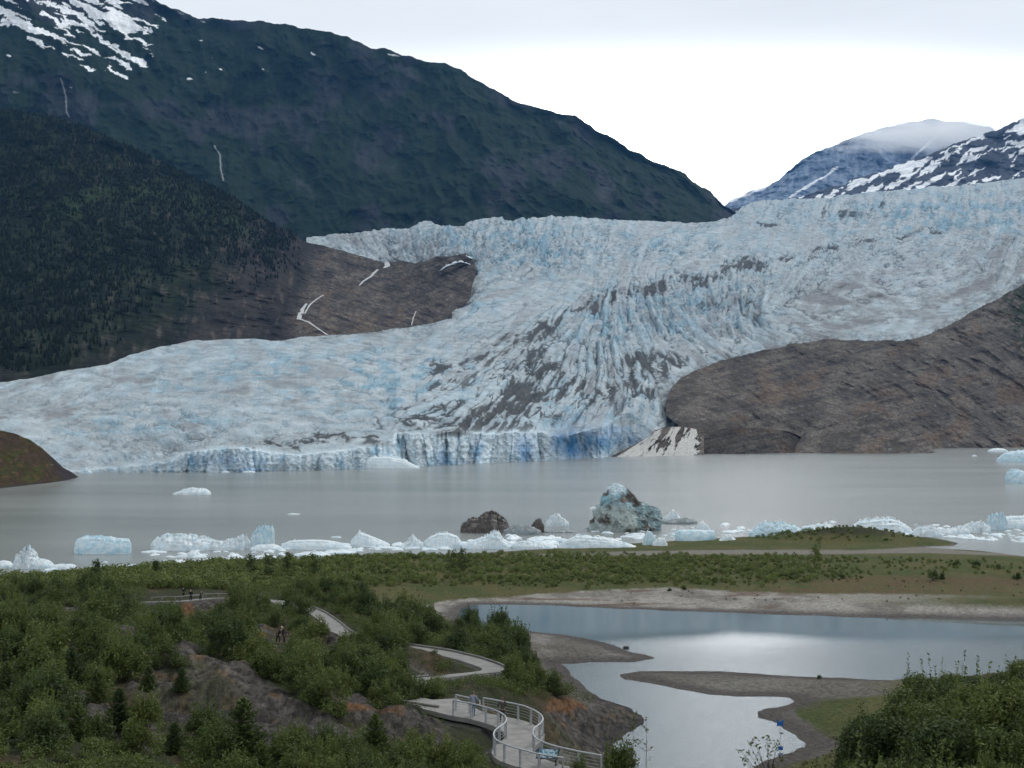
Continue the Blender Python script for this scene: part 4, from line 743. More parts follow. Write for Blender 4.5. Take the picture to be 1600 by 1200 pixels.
    sv = t.tex(1.0, 7, .62, vec=t.mapv((2.6, .7, 2.0), (0, .3, .45))); g = t.mix(t.math('MULTIPLY', rkf, .85), g, t.mix(1.0, g, t.ramp(sv.outputs[0], [(.34, .22), (.48, .95), (.7, 1.7)]), 'MULTIPLY'))
    nrm = t.bump(sv.outputs[0], 1.0, .6); nrm2 = t.bump(x1.outputs[0], .6, .12, nrm)
    m = t.finish(g, .92, nrm2, spec=.15)
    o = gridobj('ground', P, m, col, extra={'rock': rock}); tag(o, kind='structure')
    return P, sd, rock, walkm
GP, GSD, GROCK, GWALK = build_ground()
_la = lambda x, y: ((np.asarray(x)/np.asarray(y)+.56)/1.16*1049, np.log(np.asarray(y)/18)/math.log(430/18)*999)
def gz(x, y): i, j = _la(x, y); return bil(GP[..., 2], i, j)
def gfield(f, x, y): i, j = _la(x, y); return bil(f, i, j)
# far valley floor and the two waters
b = MB(); b.box((0, 8000, -5.2), (25000, 23000, 1.0)); t = plain('valley_silt', (.12, .12, .11), .95, coord='pos', scale=.02); tag(b.build('terrain', t), kind='structure')
def water(name, pts, mat, z=0.0):
    V = [(x, y, z) for x, y in pts]; m = bpy.data.meshes.new(name); m.from_pydata(V, [], [tuple(range(len(V)))]); m.materials.append(mat); m.update(); o = mobj(name, m); tag(o, kind='structure'); return o
t = NT('silty_lake_water'); v = t.pos(); a = t.tex(.55, 6, .6, vec=t.mapv((1, 1.6, 1))); b_ = t.tex(2.6, 4, .6, vec=t.mapv((1, 1.5, 1))); big = t.tex(.006, 4, .6, vec=t.mapv((.5, 2.2, 1)))
h = t.mix(.35, a.outputs[0], b_.outputs[0]); st = t.ramp(big.outputs[0], [(.35, .5), (.65, 1.0)])
nb = t.n('ShaderNodeBump'); nb.inputs['Distance'].default_value = .35; t.l(t.math('MULTIPLY', st, .95), nb.inputs['Strength']); t.l(h, nb.inputs['Height'])
M_lake = t.finish(t.ramp(big.outputs[0], [(.3, (.23, .245, .228)), (.7, (.30, .312, .295))]), .18, nb.outputs[0], spec=.5, IOR=1.33)
water('lake', [(-1500, 243), (1500, 243), (1900, 2300), (-1900, 2300)], M_lake)
t = NT('pond_water'); a = t.tex(2.8, 5, .6, vec=t.mapv((1, 1.7, 1))); b_ = t.tex(9.0, 3, .5, vec=t.mapv((1, 1.3, 1))); yb = t.n('ShaderNodeSeparateXYZ'); t.l(t.pos(), yb.inputs[0])
mr = t.n('ShaderNodeMapRange', interpolation_type='SMOOTHSTEP'); wv = t.tex(.05, 3, .5, vec=t.mapv((.4, 1, 1))); t.l(t.math('ADD', yb.outputs[1], t.math('MULTIPLY', wv.outputs[0], 16.0)), mr.inputs[0])
for i, q in ((1, 184.), (2, 216.), (3, 1.0), (4, .06)): mr.inputs[i].default_value = q
nb = t.n('ShaderNodeBump'); nb.inputs['Distance'].default_value = .2; t.l(t.math('MULTIPLY', mr.outputs[0], .17), nb.inputs['Strength']); t.l(t.mix(.4, a.outputs[0], b_.outputs[0]), nb.inputs['Height'])
M_pond = t.finish((.075, .105, .115), .035, nb.outputs[0], spec=.5, IOR=1.33)
water('pond', [(-130, 12), (200, 12), (300, 240), (-190, 240)], M_pond)
# ---------- floating ice ----------
def ice_mat(name, a, b, blue=.35, dirt=None, seed=0):
    t = NT(name); v = t.obj(); x = t.tex(.55, 6, .6, vec=t.mapv((1, 1, 1.6), vec=v)); y = t.tex(2.4, 5, .6, vec=v)
    c = t.mix(t.ramp(x.outputs[0], [(.42, 0), (.62, 1)]), a, b); c = t.mix(.5, c, t.ramp(y.outputs[0], [(.3, .8), (.7, 1.12)]), 'MULTIPLY')
    if dirt:
        z = t.tex(dirt[0], 7, .65, vec=t.mapv((1, 1, .8), (.2, .5, .1), vec=v), dist=.6); c = t.mix(t.ramp(z.outputs[0], [(dirt[1], 0), (dirt[1]+.05, 1)]), c, dirt[2]); 
        if len(dirt) > 3: z2 = t.tex(dirt[0]*2.3, 6, .6, vec=v); c = t.mix(t.ramp(z2.outputs[0], [(dirt[3], 0), (dirt[3]+.06, 1)]), c, (.045, .040, .042))
    return t.finish(c, .45, t.bump(y.outputs[0], .6, .25, t.bump(x.outputs[0], .6, .8)), spec=.35)
ICE = {'white': ice_mat('white_floating_ice', (.83, .88, .90), (.66, .79, .86)), 'blue': ice_mat('pale_blue_floating_ice', (.70, .82, .87), (.45, .67, .78)), 'grey': ice_mat('wet_grey_ice', (.30, .33, .34), (.20, .24, .26)),
       'dirty': ice_mat('rock_laden_ice', (.36, .40, .38), (.22, .34, .38), dirt=(.23, .50, (.20, .175, .14), .56)), 'brown': ice_mat('brown_gritty_ice', (.12, .10, .088), (.055, .048, .045), dirt=(.5, .55, (.19, .17, .15)))}
def berg(x0, x1, yb, prof, kind, label, cat='iceberg', depth=.6, rough=.35, seed=1, name='iceberg', under=.5, group=None, back=0, overhang=0.):
    """prof: (px, screen height in px above the waterline) along the crest, left to right."""
    c0 = on((x0+x1)/2, yb, 0); D = c0[1]; m = D/F; nx = int(min(150, max(30, (x1-x0)*1.6))); ny = max(10, int(nx*.42))
    W_ = (x1-x0)*m; dp = W_*depth; u = np.linspace(0, 1, nx)[None]; v = np.linspace(0, 1, ny)[:, None]
    xs = x0+(x1-x0)*u; H = interp(prof, xs)*m
    foot = np.sqrt(np.clip(1-np.abs(u*2-1)**3.2, 0, 1))*(1+.3*fbm(u*5, u*0+seed, o=3, seed=seed)); yy = (v*2-1)*foot*dp*.5
    crest = np.clip(1-np.abs(v*2-1-overhang)**2.6, 0, 1)**.62
    X = (u-.5)*W_+0*v; Yv = yy+dp*.5*.9
    q = max(W_, 3)/14; sc = max(.9, W_/9)
    chunk = fbm(X/sc, Yv/sc, H/sc*v, o=5, seed=seed+2); rid = fbm(X/(sc*.8), Yv/(sc*.8), o=5, seed=seed+4, ridged=True)-.5
    rough = rough*1.35; Z = H*crest*(1+rough*(.8*chunk+.9*rid))+.0
    st = H*.22+.05; Zq = np.round(Z/st)*st; kq = .2 if kind == 'blue' else .5; Z = Z*(1-kq)+Zq*kq                    # broken ledges
    Z = np.maximum(Z, 0)+.02; ed = (v == 0) | (v == 1) | (u == 0) | (u == 1); Z = np.where(ed, -under-.3*H, Z)
    Xd = X+.18*H*fbm(Z/max(.3, sc*.4), X/sc, Yv/sc, o=3, seed=seed+7)*rough*2; Yd = Yv+.3*H*fbm(X/sc+9, Z/max(.3, sc*.4), Yv/sc, o=3, seed=seed+8)*rough*2
    P = np.stack([Xd, Yd, Z], -1); f = gridfaces(ny, nx); me = npmesh(name, P, f, ICE[kind], smooth_=False)
    o = mobj(name, me); o.location = (c0[0], c0[1]+back, 0)
    if label: tag(o, label, cat, group)
    return o
B = berg
B(111, 200, 866, [(111, 10), (114, 22), (125, 26), (160, 26), (196, 22), (200, 14)], 'blue', 'smooth slab-shaped pale blue iceberg second from the left shore', depth=.45, rough=.10, seed=11)
B(-40, 16, 888, [(-40, 7), (0, 10), (10, 8), (16, 2)], 'white', 'low white ice slab cut off by the left edge of the picture', seed=12, rough=.2)
B(14, 78, 889, [(14, 5), (20, 18), (30, 24), (38, 34), (42, 26), (48, 24), (52, 14), (66, 12), (78, 6)], 'white', 'white iceberg with a jagged pointed crest near the left edge', seed=13, rough=.28)
B(74, 118, 890, [(74, 5), (90, 7), (110, 7), (118, 2)], 'white', 'flat white floe joined to the right foot of the pointed iceberg', 'ice floe', seed=14, rough=.15, name='ice_floe')
B(266, 326, 773, [(266, 1), (275, 4), (285, 8), (300, 10), (312, 8), (318, 8), (326, 3)], 'white', 'lone white iceberg far out on the open grey lake', seed=15, rough=.25)
B(448, 468, 804, [(448, .5), (456, 1.5), (468, .5)], 'white', 'sliver of white ice alone on the lake left of centre', 'ice floe', seed=16, rough=.2, name='ice_floe', under=.2)
B(229, 330, 861, [(229, 6), (236, 17), (255, 22), (290, 21), (318, 17), (330, 12)], 'white', 'long lumpy white iceberg stranded at the left of the ice line', seed=17, rough=.3)
B(322, 380, 860, [(322, 14), (335, 14), (345, 12), (360, 16), (378, 21), (380, 14)], 'white', 'white hummocked iceberg between the long lumpy one and the blue pillar', seed=18, rough=.3)
B(378, 391, 857, [(378, 8), (384, 20), (388, 12), (391, 8)], 'white', 'narrow white ice tooth just left of the tall blue ice pillar', seed=19, rough=.3)
B(390, 427, 856, [(390, 18), (395, 24), (400, 30), (412, 33), (424, 33), (427, 20)], 'blue', 'tall square-topped pale blue ice pillar with an overhanging brow', seed=20, rough=.16, depth=.7, overhang=.15)
B(388, 440, 861, [(388, 3), (400, 8), (425, 9), (440, 4)], 'white', 'low white ice apron in front of the blue ice pillar', 'ice floe', seed=21, rough=.2, name='ice_floe')
B(436, 548, 859, [(436, 5), (450, 12), (480, 14), (510, 13), (535, 8), (548, 4)], 'white', 'long gently domed white iceberg right of the blue ice pillar', seed=22, rough=.14, depth=.35)
B(546, 608, 855, [(546, 8), (553, 16), (560, 23), (575, 17), (592, 10), (608, 3)], 'white', 'white wedge iceberg with its sharp point to the left', seed=23, rough=.14)
B(272, 320, 872, [(272, 2), (290, 6), (298, 10), (308, 6), (320, 2)], 'white', 'small white heap of ice afloat before the long lumpy iceberg', 'ice heap', seed=24, rough=.3, name='ice_heap')
B(218, 258, 864, [(218, 1), (235, 3), (258, 1)], 'white', 'thin flat floe left of the small white ice heap', 'ice floe', seed=25, rough=.2, name='ice_floe', under=.2)
B(630, 662, 857, [(630, 5), (638, 14), (644, 20), (652, 12), (662, 8)], 'white', 'white iceberg with a short knob left of centre in the ice line', seed=26, rough=.3)
B(660, 722, 857, [(660, 8), (672, 18), (685, 23), (700, 23), (714, 18), (722, 6)], 'white', 'smooth rounded white iceberg left of the brown gritty one', seed=27, rough=.10)
B(720, 800, 858, [(720, 4), (735, 10), (755, 17), (772, 26), (779, 26), (786, 14), (800, 6)], 'white', 'white iceberg rising to a double nub in front of the brown gritty berg', seed=28, rough=.2)
B(800, 872, 858, [(800, 4), (815, 11), (830, 9), (850, 7), (872, 3)], 'white', 'low broken white ice between the nubbed berg and the long white one', seed=29, rough=.35)
B(872, 996, 858, [(872, 4), (885, 12), (900, 20), (925, 18), (950, 15), (975, 10), (996, 3)], 'white', 'long white iceberg in front of the big dirty iceberg', seed=30, rough=.14, depth=.3)
B(1004, 1025, 853, [(1004, 8), (1012, 24), (1018, 22), (1025, 12)], 'blue', 'small blue rounded block right of the long white iceberg', seed=31, rough=.12)
B(1020, 1044, 855, [(1020, 6), (1030, 14), (1038, 14), (1044, 5)], 'white', 'small tilted white block beside the rounded blue one', seed=32, rough=.15)
B(1056, 1120, 846, [(1056, 12), (1062, 17), (1090, 17), (1118, 16), (1120, 8)], 'blue', 'low flat-topped blue berg carrying a knob', seed=33, rough=.06, depth=.5)
B(1088, 1110, 831, [(1088, 4), (1094, 14), (1100, 15), (1106, 10), (1110, 4)], 'white', 'rounded white knob on top of the flat blue berg', 'ice block', seed=34, rough=.15, name='ice_block')
B(1124, 1152, 848, [(1124, 3), (1135, 12), (1142, 12), (1152, 3)], 'white', 'little pointed white berg right of the flat blue one', seed=35, rough=.25)
B(1174, 1262, 840, [(1174, 5), (1185, 14), (1200, 22), (1230, 20), (1250, 15), (1262, 7)], 'blue', 'broad white and blue iceberg behind the left side of the grassy spit', seed=36, rough=.2)
B(1255, 1312, 833, [(1255, 8), (1280, 12), (1300, 13), (1312, 6)], 'white', 'white iceberg peeping over the middle of the grassy spit', seed=37, rough=.2)
B(1338, 1432, 836, [(1338, 12), (1350, 20), (1375, 24), (1400, 24), (1420, 16), (1432, 6)], 'white', 'wide white iceberg behind the crest of the grassy spit', seed=38, rough=.16)
B(1424, 1475, 839, [(1424, 4), (1440, 14), (1460, 16), (1475, 8)], 'white', 'white ice hummock just right of the grassy spit crest', seed=39, rough=.25)
B(1468, 1520, 836, [(1468, 6), (1490, 9), (1510, 12), (1520, 5)], 'white', 'low white hummock between the grassy spit and the arched berg', seed=40, rough=.3)
B(1508, 1552, 833, [(1508, 10), (1520, 15), (1535, 18), (1545, 12), (1552, 8)], 'white', 'low rounded ice mass in front of the arched berg at far right', seed=41, rough=.3)
B(1544, 1578, 828, [(1544, 10), (1548, 20), (1558, 24), (1572, 24), (1578, 10)], 'blue', 'arched blue-shadowed white berg near the right edge', seed=42, rough=.22)
B(1570, 1680, 826, [(1570, 12), (1590, 18), (1620, 18), (1680, 8)], 'white', 'long white berg running out of the picture at the right', seed=43, rough=.14)
B(1562, 1700, 722, [(1562, 4), (1575, 14), (1600, 18), (1640, 18), (1700, 8)], 'blue', 'big blue-footed iceberg at the right edge near the far shore', seed=44, rough=.14, depth=.25)
B(1577, 1640, 755, [(1577, 12), (1584, 20), (1600, 20), (1640, 10)], 'blue', 'deep blue rounded iceberg cut by the right edge of the picture', seed=45, rough=.14)
B(1546, 1578, 706, [(1546, 2), (1556, 5), (1570, 5), (1578, 1)], 'white', 'small flat white ice near the foot of the right rock wall', 'ice floe', seed=46, rough=.2, name='ice_floe')
B(1519, 1527, 713, [(1519, .6), (1523, 2.5), (1527, .6)], 'white', 'tiny white ice fleck off the right rock wall', 'ice fleck', seed=47, rough=.2, name='ice_floe', under=.2)
B(480, 655, 732, [(480, 3), (500, 10), (530, 19), (560, 19), (610, 18), (630, 14), (645, 6), (655, 1)], 'white', 'long low white ice raft lying before the glacier front', 'ice raft', seed=48, rough=.10, depth=.22, name='ice_raft')
B(125, 142, 740, [(125, 2), (133, 9), (137, 5), (142, 2)], 'blue', 'little pointed ice cone below the thin left glacier edge', seed=49, rough=.25)
B(345, 358, 738.5, [(345, 1), (351, 3), (358, 1)], 'white', 'tiny white block at the foot of the low ice cliff, left one', 'ice block', seed=50, rough=.3, name='ice_block')
B(378, 398, 738.5, [(378, 1), (388, 3), (398, 1)], 'white', 'tiny white block at the foot of the low ice cliff, right one', 'ice block', seed=51, rough=.3, name='ice_block')
# dirty bergs
B(718, 796, 833, [(718, 7), (722, 15), (735, 20), (748, 22), (756, 27), (768, 30), (778, 26), (790, 18), (796, 8)], 'brown', 'dark brown grit-covered iceberg left of the big dirty one', seed=52, rough=.22, depth=.7)
B(786, 846, 836, [(786, 6), (805, 13), (830, 12), (846, 5)], 'grey', 'low wet grey ice beside the brown gritty berg', seed=53, rough=.25)
B(829, 851, 832, [(829, 9), (835, 17), (845, 20), (851, 9)], 'brown', 'small upright brown ice stump between the two dirty bergs', seed=54, rough=.2)
B(852, 890, 823, [(852, 6), (860, 14), (870, 21), (878, 14), (890, 5)], 'white', 'small pointed white and grey berg left of the big dirty iceberg', seed=55, rough=.25)
B(850, 902, 833, [(850, 2), (875, 5), (902, 2)], 'grey', 'flat grey ice pan left of the big dirty iceberg', 'ice floe', seed=56, rough=.3, name='ice_floe')
B(921, 932, 796, [(921, 2), (926, 4), (932, 2)], 'white', 'white ice scrap behind the left flank of the big dirty iceberg', 'ice floe', seed=57, rough=.3, name='ice_floe')
B(1038, 1064, 812, [(1038, 2), (1052, 15), (1058, 10), (1064, 2)], 'white', 'small grey-white berg right behind the big dirty iceberg', seed=58, rough=.25)
B(1034, 1092, 819, [(1034, 4), (1060, 7), (1075, 9), (1092, 4)], 'grey', 'long low grey ice slab right of the big dirty iceberg', seed=59, rough=.2)
def dirty_berg():
    # faceted massif built from several planes of a carved block
    r = np.random.default_rng(4); yb = 832; c0 = on(982, yb, 0); m = c0[1]/F
    bm = bmesh.new(); bmesh.ops.create_icosphere(bm, subdivisions=6, radius=1); me = bpy.data.meshes.new('iceberg'); bm.to_mesh(me); bm.free()
    V = np.zeros(len(me.vertices)*3); me.vertices.foreach_get('co', V); V = V.reshape(-1, 3)
    x, y, z = V.T; prof = [(-62, 14), (-57, 24), (-52, 30), (-46, 46), (-34, 60), (-24, 72), (-14, 77), (-4, 72), (8, 60), (22, 47), (36, 39), (50, 33), (60, 27), (66, 16)]
    sx = 61*m; X = x*sx; H = interp(prof, X/m)*m*(1-.35*(y < 0)*y*y*.2)
    rr = np.sqrt(np.clip(1-(z)**2, 0, 1)); hz = np.where(z > 0, z**.75, z*.35)
    Xo = X/np.maximum(.35, rr)**.55; Xo = np.clip(Xo, -62*m, 62*m)
    Hh = interp(prof, Xo/m)*m; Z = hz*Hh; Yo = y*sx*.62*(1-.35*np.clip(z, 0, 1))
    f = lambda s, o_, q: fbm(Xo/s, Yo/s, Z/s, o=o_, seed=q)
    rd = fbm((Xo+Z*.5)/2.6, Yo/3, Z/6, o=5, seed=411, ridged=True)-.55
    d = .9*f(3.4, 4, 401)+1.2*rd+.35*f(1.0, 4, 405); st = np.sign(d)*np.abs(d)**.8
    n = np.stack([x, y, z*.6], -1); fac = np.round(f(4.5, 2, 407)*5)/5*2.2+1.1*np.abs(f(2.2, 3, 409)); P = np.stack([Xo, Yo, Z], -1)+n*(st+fac-.3)[:, None]*1.1; P[:, 2] = np.where(z > 0, np.maximum(P[:, 2], .05), P[:, 2])
    tx, tz = P[:, 0]/m, P[:, 2]/m                                          # pixels from centre / above water
    C = lambda *v: np.array(v)
    n1 = f(5.0, 5, 421); n2 = f(2.3, 5, 423); n3 = f(5, 3, 425)
    col = np.broadcast_to(C(.40, .45, .44), (len(P), 3)).copy()
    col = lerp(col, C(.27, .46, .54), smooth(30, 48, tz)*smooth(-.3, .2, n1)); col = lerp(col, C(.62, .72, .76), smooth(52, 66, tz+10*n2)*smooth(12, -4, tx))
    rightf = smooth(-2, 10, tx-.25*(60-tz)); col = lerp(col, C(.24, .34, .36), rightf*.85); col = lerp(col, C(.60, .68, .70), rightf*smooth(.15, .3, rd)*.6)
    brown = smooth(.02, .18, n1+.5*n2+.25*blob(tx, tz, [(-20, 38, 26, 12, 1), (-40, 16, 22, 10, .9), (12, 52, 10, 14, .8), (48, 22, 18, 8, 1.1), (40, 8, 20, 5, 1.1), (-28, 8, 30, 5, .6)])-.10-.35*blob(tx, tz, [(-2, 20, 20, 14, 1.), (-40, 45, 12, 12, .8)]))
    col = lerp(col, C(.17, .145, .12), np.clip(brown*1.1, 0, .95)); col = lerp(col, C(.06, .052, .052), smooth(.25, .45, n2+.6*n1*0+.25*brown+.2*rightf)*.85); col = lerp(col, C(.42, .46, .40), smooth(.0, .2, .25-np.abs(n3))*blob(tx, tz, [(-2, 18, 22, 16, .5)]))
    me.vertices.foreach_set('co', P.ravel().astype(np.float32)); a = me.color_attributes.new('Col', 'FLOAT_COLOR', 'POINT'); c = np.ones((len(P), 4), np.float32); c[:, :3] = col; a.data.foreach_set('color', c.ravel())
    t = NT('dirty_iceberg_ice'); k = t.tex(1.6, 6, .65, vec=t.obj()); me.materials.append(t.finish(t.mix(1.0, t.attr().outputs[0], t.ramp(k.outputs[0], [(.3, .7), (.7, 1.3)]), 'MULTIPLY'), .55, t.bump(k.outputs[0], .8, .3)))
    me.update(); o = mobj('iceberg', me); o.location = (c0[0], c0[1]+9, 0); tag(o, 'big dirty iceberg, grey, brown and teal, standing tallest in the lake', 'iceberg')
dirty_berg()
# flat floes and brash along the stranded ice line
def floes():
    r = np.random.default_rng(77); protos = []
    for k in range(6):
        n = 14; a = np.linspace(0, 2*math.pi, n, endpoint=False); rad = 1+.35*fbm(np.cos(a)*1.4+k*7, np.sin(a)*1.4, o=3, seed=500+k)
        b = MB(); V = [(math.cos(q)*w, math.sin(q)*w*.8, -.25) for q, w in zip(a, rad)]+[(math.cos(q)*w*.93, math.sin(q)*w*.74, .16+.1*float(fbm(q, k, o=2, seed=3))) for q, w in zip(a, rad)]+[(math.cos(q)*w*.5, math.sin(q)*w*.4, .28+.25*r.random()) for q, w in zip(a, rad)]
        b.add(V, [(i, (i+1) % n, n+(i+1) % n, n+i) for i in range(n)]+[(n+i, n+(i+1) % n, 2*n+(i+1) % n, 2*n+i) for i in range(n)]+[tuple(2*n+i for i in range(n))])
        me = b.build('ice_floe', ICE['white'], smooth_=False); protos.append(me.data); bpy.data.objects.remove(me)
    cnt = 0
    while cnt < 290:
        x = r.uniform(30, 1640); yl = interp([(0, 905), (130, 897), (400, 878), (600, 867), (860, 855), (1000, 846), (1140, 838), (1300, 832), (1500, 845), (1600, 852)], x)
        d = abs(r.normal(0, 9)); y = yl-3-d
        if x < 230 and r.random() < .75: continue
        if 1100 < x < 1440 and r.random() < .7: continue
        s = abs(r.normal(0, 1.0))*(.9 if d < 12 else .6)+.45
        if 600 < x < 1000: s *= 1.25
        P = on(x, y, 0)
        o = bpy.data.objects.new('ice_floe', protos[cnt % 6]); link(o); o.location = (P[0], P[1], 0); o.rotation_euler = (0, 0, r.uniform(0, 6.28)); o.scale = (s*r.uniform(.9, 1.9), s, .35+.65*s*r.uniform(.5, 1.1))
        reg = 'left of the blue ice pillar' if x < 400 else 'between the blue ice pillar and the brown gritty berg' if x < 720 else 'in front of the dirty bergs' if x < 1050 else 'behind and beside the grassy spit'
        tag(o, 'small flat white ice floe '+reg, 'ice floe', 'small ice floes '+reg); cnt += 1
floes()
# ---------- plants ----------
def hit(px, py, z_hint=None):                # ground point seen at a place of the view
    a, b = ray(px, py); D = np.geomspace(40, 400, 900); z = gz(a*D, D); k = np.argmax(z >= CAMZ+b*D); return np.array([a*D[k], D[k], z[k]])
def leaf_mat(name, c1, c2, rnd=.45):
    t = NT(name); oi = t.n('ShaderNodeObjectInfo'); x = t.tex(.9, 3, .5, vec=t.pos()); y = t.attr('tone').outputs['Fac']
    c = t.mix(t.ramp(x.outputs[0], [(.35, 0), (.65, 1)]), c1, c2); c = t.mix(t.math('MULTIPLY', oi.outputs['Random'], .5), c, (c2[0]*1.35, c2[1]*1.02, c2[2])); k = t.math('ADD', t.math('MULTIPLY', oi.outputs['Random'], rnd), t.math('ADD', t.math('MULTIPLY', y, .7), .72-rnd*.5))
    cc = t.n('ShaderNodeVectorMath', operation='SCALE'); t.l(c, cc.inputs[0]); t.l(k, cc.inputs['Scale'])
    d = t.n('ShaderNodeBsdfPrincipled'); t.l(cc.outputs[0], d.inputs['Base Color']); d.inputs['Roughness'].default_value = .6; d.inputs['Specular IOR Level'].default_value = .25
    tr = t.n('ShaderNodeBsdfTranslucent'); t.l(cc.outputs[0], tr.inputs[0]); m = t.n('ShaderNodeMixShader'); m.inputs[0].default_value = .28; t.l(d.outputs[0], m.inputs[1]); t.l(tr.outputs[0], m.inputs[2]); t.l(m.outputs[0], t.out.inputs[0]); return t.m
L_ALDER = leaf_mat('alder_leaves', (.054, .090, .021), (.090, .122, .030)); L_DARK = leaf_mat('dark_alder_leaves', (.040, .068, .018), (.070, .100, .026))
L_WILLOW = leaf_mat('willow_leaves', (.076, .122, .030), (.112, .148, .038)); L_SPRUCE = leaf_mat('spruce_needles', (.036, .066, .022), (.085, .125, .032)); L_HEATH = leaf_mat('low_heath_leaves', (.040, .062, .018), (.075, .080, .026))
BARK = plain('grey_brown_bark', (.09, .075, .062), .9, scale=6)
def leaves(C, N, s, rng, asp=1.7, tone=None, flat=.0):
    """quads at centres C, facing roughly N, size s"""
    n = len(C); N = N+rng.normal(0, .55, (n, 3)); N[:, 2] += flat; N /= np.linalg.norm(N, axis=1)[:, None]+1e-9
    T = np.cross(N, rng.normal(size=(n, 3))); T /= np.linalg.norm(T, axis=1)[:, None]+1e-9; B_ = np.cross(N, T); s = np.broadcast_to(s, (n,))[:, None]*rng.uniform(.6, 1.35, (n, 1))
    V = np.stack([C-T*s*asp*.5, C+B_*s*.42, C+T*s*asp*.5, C-B_*s*.42], 1); return V, (np.repeat(tone, 4) if tone is not None else None)
def cloud(rng, n, R, H, nclump=11, s=.13, low=.06, spread=.92):
    """leaf clumps spread through a bush-shaped volume"""
    cl = []
    for k in range(nclump):
        a = rng.uniform(0, 6.28); q = rng.uniform(0, 1)**.6; z = rng.uniform(low, 1); rr = R*spread*q*(1-.55*max(0, z-.45)/.55)
        cl.append((rr*math.cos(a), rr*math.sin(a), z*H*.86, R*rng.uniform(.26, .46), rng.uniform(.2, .85)))
    cl = np.array(cl); w = cl[:, 3]**2; idx = rng.choice(nclump, n, p=w/w.sum()); d = rng.normal(size=(n, 3)); d /= np.linalg.norm(d, axis=1)[:, None]; d[:, 2] = d[:, 2]*.85+.1
    r = cl[idx, 3]*rng.uniform(.35, 1.08, n)**.6; C = cl[idx, :3]+d*r[:, None]; C[:, 2] = np.maximum(C[:, 2], .03*H)
    tone = cl[idx, 4]*.6+rng.uniform(0, .4, n)+.12*(C[:, 2]/H-.5)*0; V, t = leaves(C, d, s, rng, tone=tone); return V, t, cl
def leafmesh(name, V, tone, mat):
    n = len(V); return npmesh(name, V.reshape(-1, 3), np.arange(n*4).reshape(n, 4), mat, smooth_=False, extra={'tone': tone})
def stems(cl, H, r0=.035, trunk=None):
    b = MB()
    for c in cl: b.tube([(c[0]*.08, c[1]*.08, -.25), (c[0]*.45, c[1]*.45, c[2]*.5), (c[0], c[1], c[2])], [r0, r0*.7, r0*.3], 5)
    if trunk: b.tube([(0, 0, -.3), (0, 0, H*.4), (.05*H, 0, H*.82)], [trunk, trunk*.7, trunk*.2], 7)
    return b
def bush_proto(seed, R, H, n, mat, s, nclump=11, name='alder_shrub', trunk=None, sprigs=8):
    rng = np.random.default_rng(seed); V, t, cl = cloud(rng, n, R, H, nclump, s)
    sp = []                                  # shoots standing out of the crown
    for k in range(sprigs):
        c = cl[rng.integers(nclump)]; a = rng.uniform(0, 6.28); m = 20; f = np.linspace(0, 1, m); hh = rng.uniform(.25, .75)*R
        C = np.stack([c[0]+c[3]*.6*math.cos(a)+f*.12*rng.normal(), c[1]+c[3]*.6*math.sin(a)+f*.12*rng.normal(), c[2]+c[3]*.7+f*hh], -1)+rng.normal(0, .05, (m, 3)); sp.append(C)
    if sp:
        C = np.concatenate(sp); v, tt = leaves(C, rng.normal(size=C.shape), s*.9, rng, tone=np.full(len(C), .7)); V = np.concatenate([V, v]); t = np.r_[t, tt]
    e = empty(name); f = mobj('foliage', leafmesh('foliage', V, t, mat), e); st = stems(cl, H, trunk=trunk).build('stems' if not trunk else 'trunk', BARK, e); return e
def spruce_proto(seed, H=5., R=1.25, mat=None):
    rng = np.random.default_rng(seed); Cs = []; Ns = []; b = MB(); b.tube([(0, 0, -.3), (0, 0, H*.5), (.02, 0, H)], [.09, .05, .012], 7); tones = []
    z = .25
    while z < H*.97:
        rad = R*(1-z/H)**.85*rng.uniform(.85, 1.1)+.05; nb = int(6+5*(1-z/H)); a0 = rng.uniform(0, 6.28)
        for k in range(nb):
            a = a0+k*2*math.pi/nb+rng.normal(0, .15); L = rad*rng.uniform(.75, 1.15); up = .12 if z/H < .6 else .45; m = max(5, int(L*26)); f = np.linspace(.08, 1, m)
            p = np.stack([math.cos(a)*L*f, math.sin(a)*L*f, z+L*(up*f-.22*np.sin(f*3.1)*.6)], -1); wdt = .26*(1-f)*L+.05
            for side in (-1, 0, 1):
                q = p.copy(); q[:, 0] += -math.sin(a)*side*wdt*rng.uniform(.4, 1.1, m); q[:, 1] += math.cos(a)*side*wdt*rng.uniform(.4, 1.1, m); q += rng.normal(0, .025, q.shape); q[:, 2] -= abs(side)*.04
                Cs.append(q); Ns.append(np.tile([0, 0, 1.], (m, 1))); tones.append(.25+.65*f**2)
            b.tube([(0, 0, z), tuple(p[-1])], [.018, .005], 4, False)
        z += .20+.10*(1-z/H)
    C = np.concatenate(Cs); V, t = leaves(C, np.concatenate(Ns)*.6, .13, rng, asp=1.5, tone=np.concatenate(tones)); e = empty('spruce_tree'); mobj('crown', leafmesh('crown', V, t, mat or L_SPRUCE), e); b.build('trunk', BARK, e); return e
def dup(root):
    r = root.copy(); COL.objects.link(r)
    for ch in root.children: c = ch.copy(); COL.objects.link(c); c.parent = r
    return r
used = set()
def place(proto, P, s, rz, label, cat, group=None, sz=None):
    o = proto if proto.name not in used else dup(proto)
    used.add(proto.name); o.location = tuple(P); o.scale = (s, s, sz or s); o.rotation_euler = (0, 0, rz); tag(o, label, cat, group); return o
ALD = [bush_proto(600+k, 1.45, 2.2, 3600, (L_ALDER, L_DARK)[k % 2], .105, 18, sprigs=34) for k in range(6)]
THK = [bush_proto(620+k, 2.2, 5.2, 11000, L_DARK if k != 1 else L_ALDER, .125, 42, 'alder_tree', .09, 9) for k in range(4)]
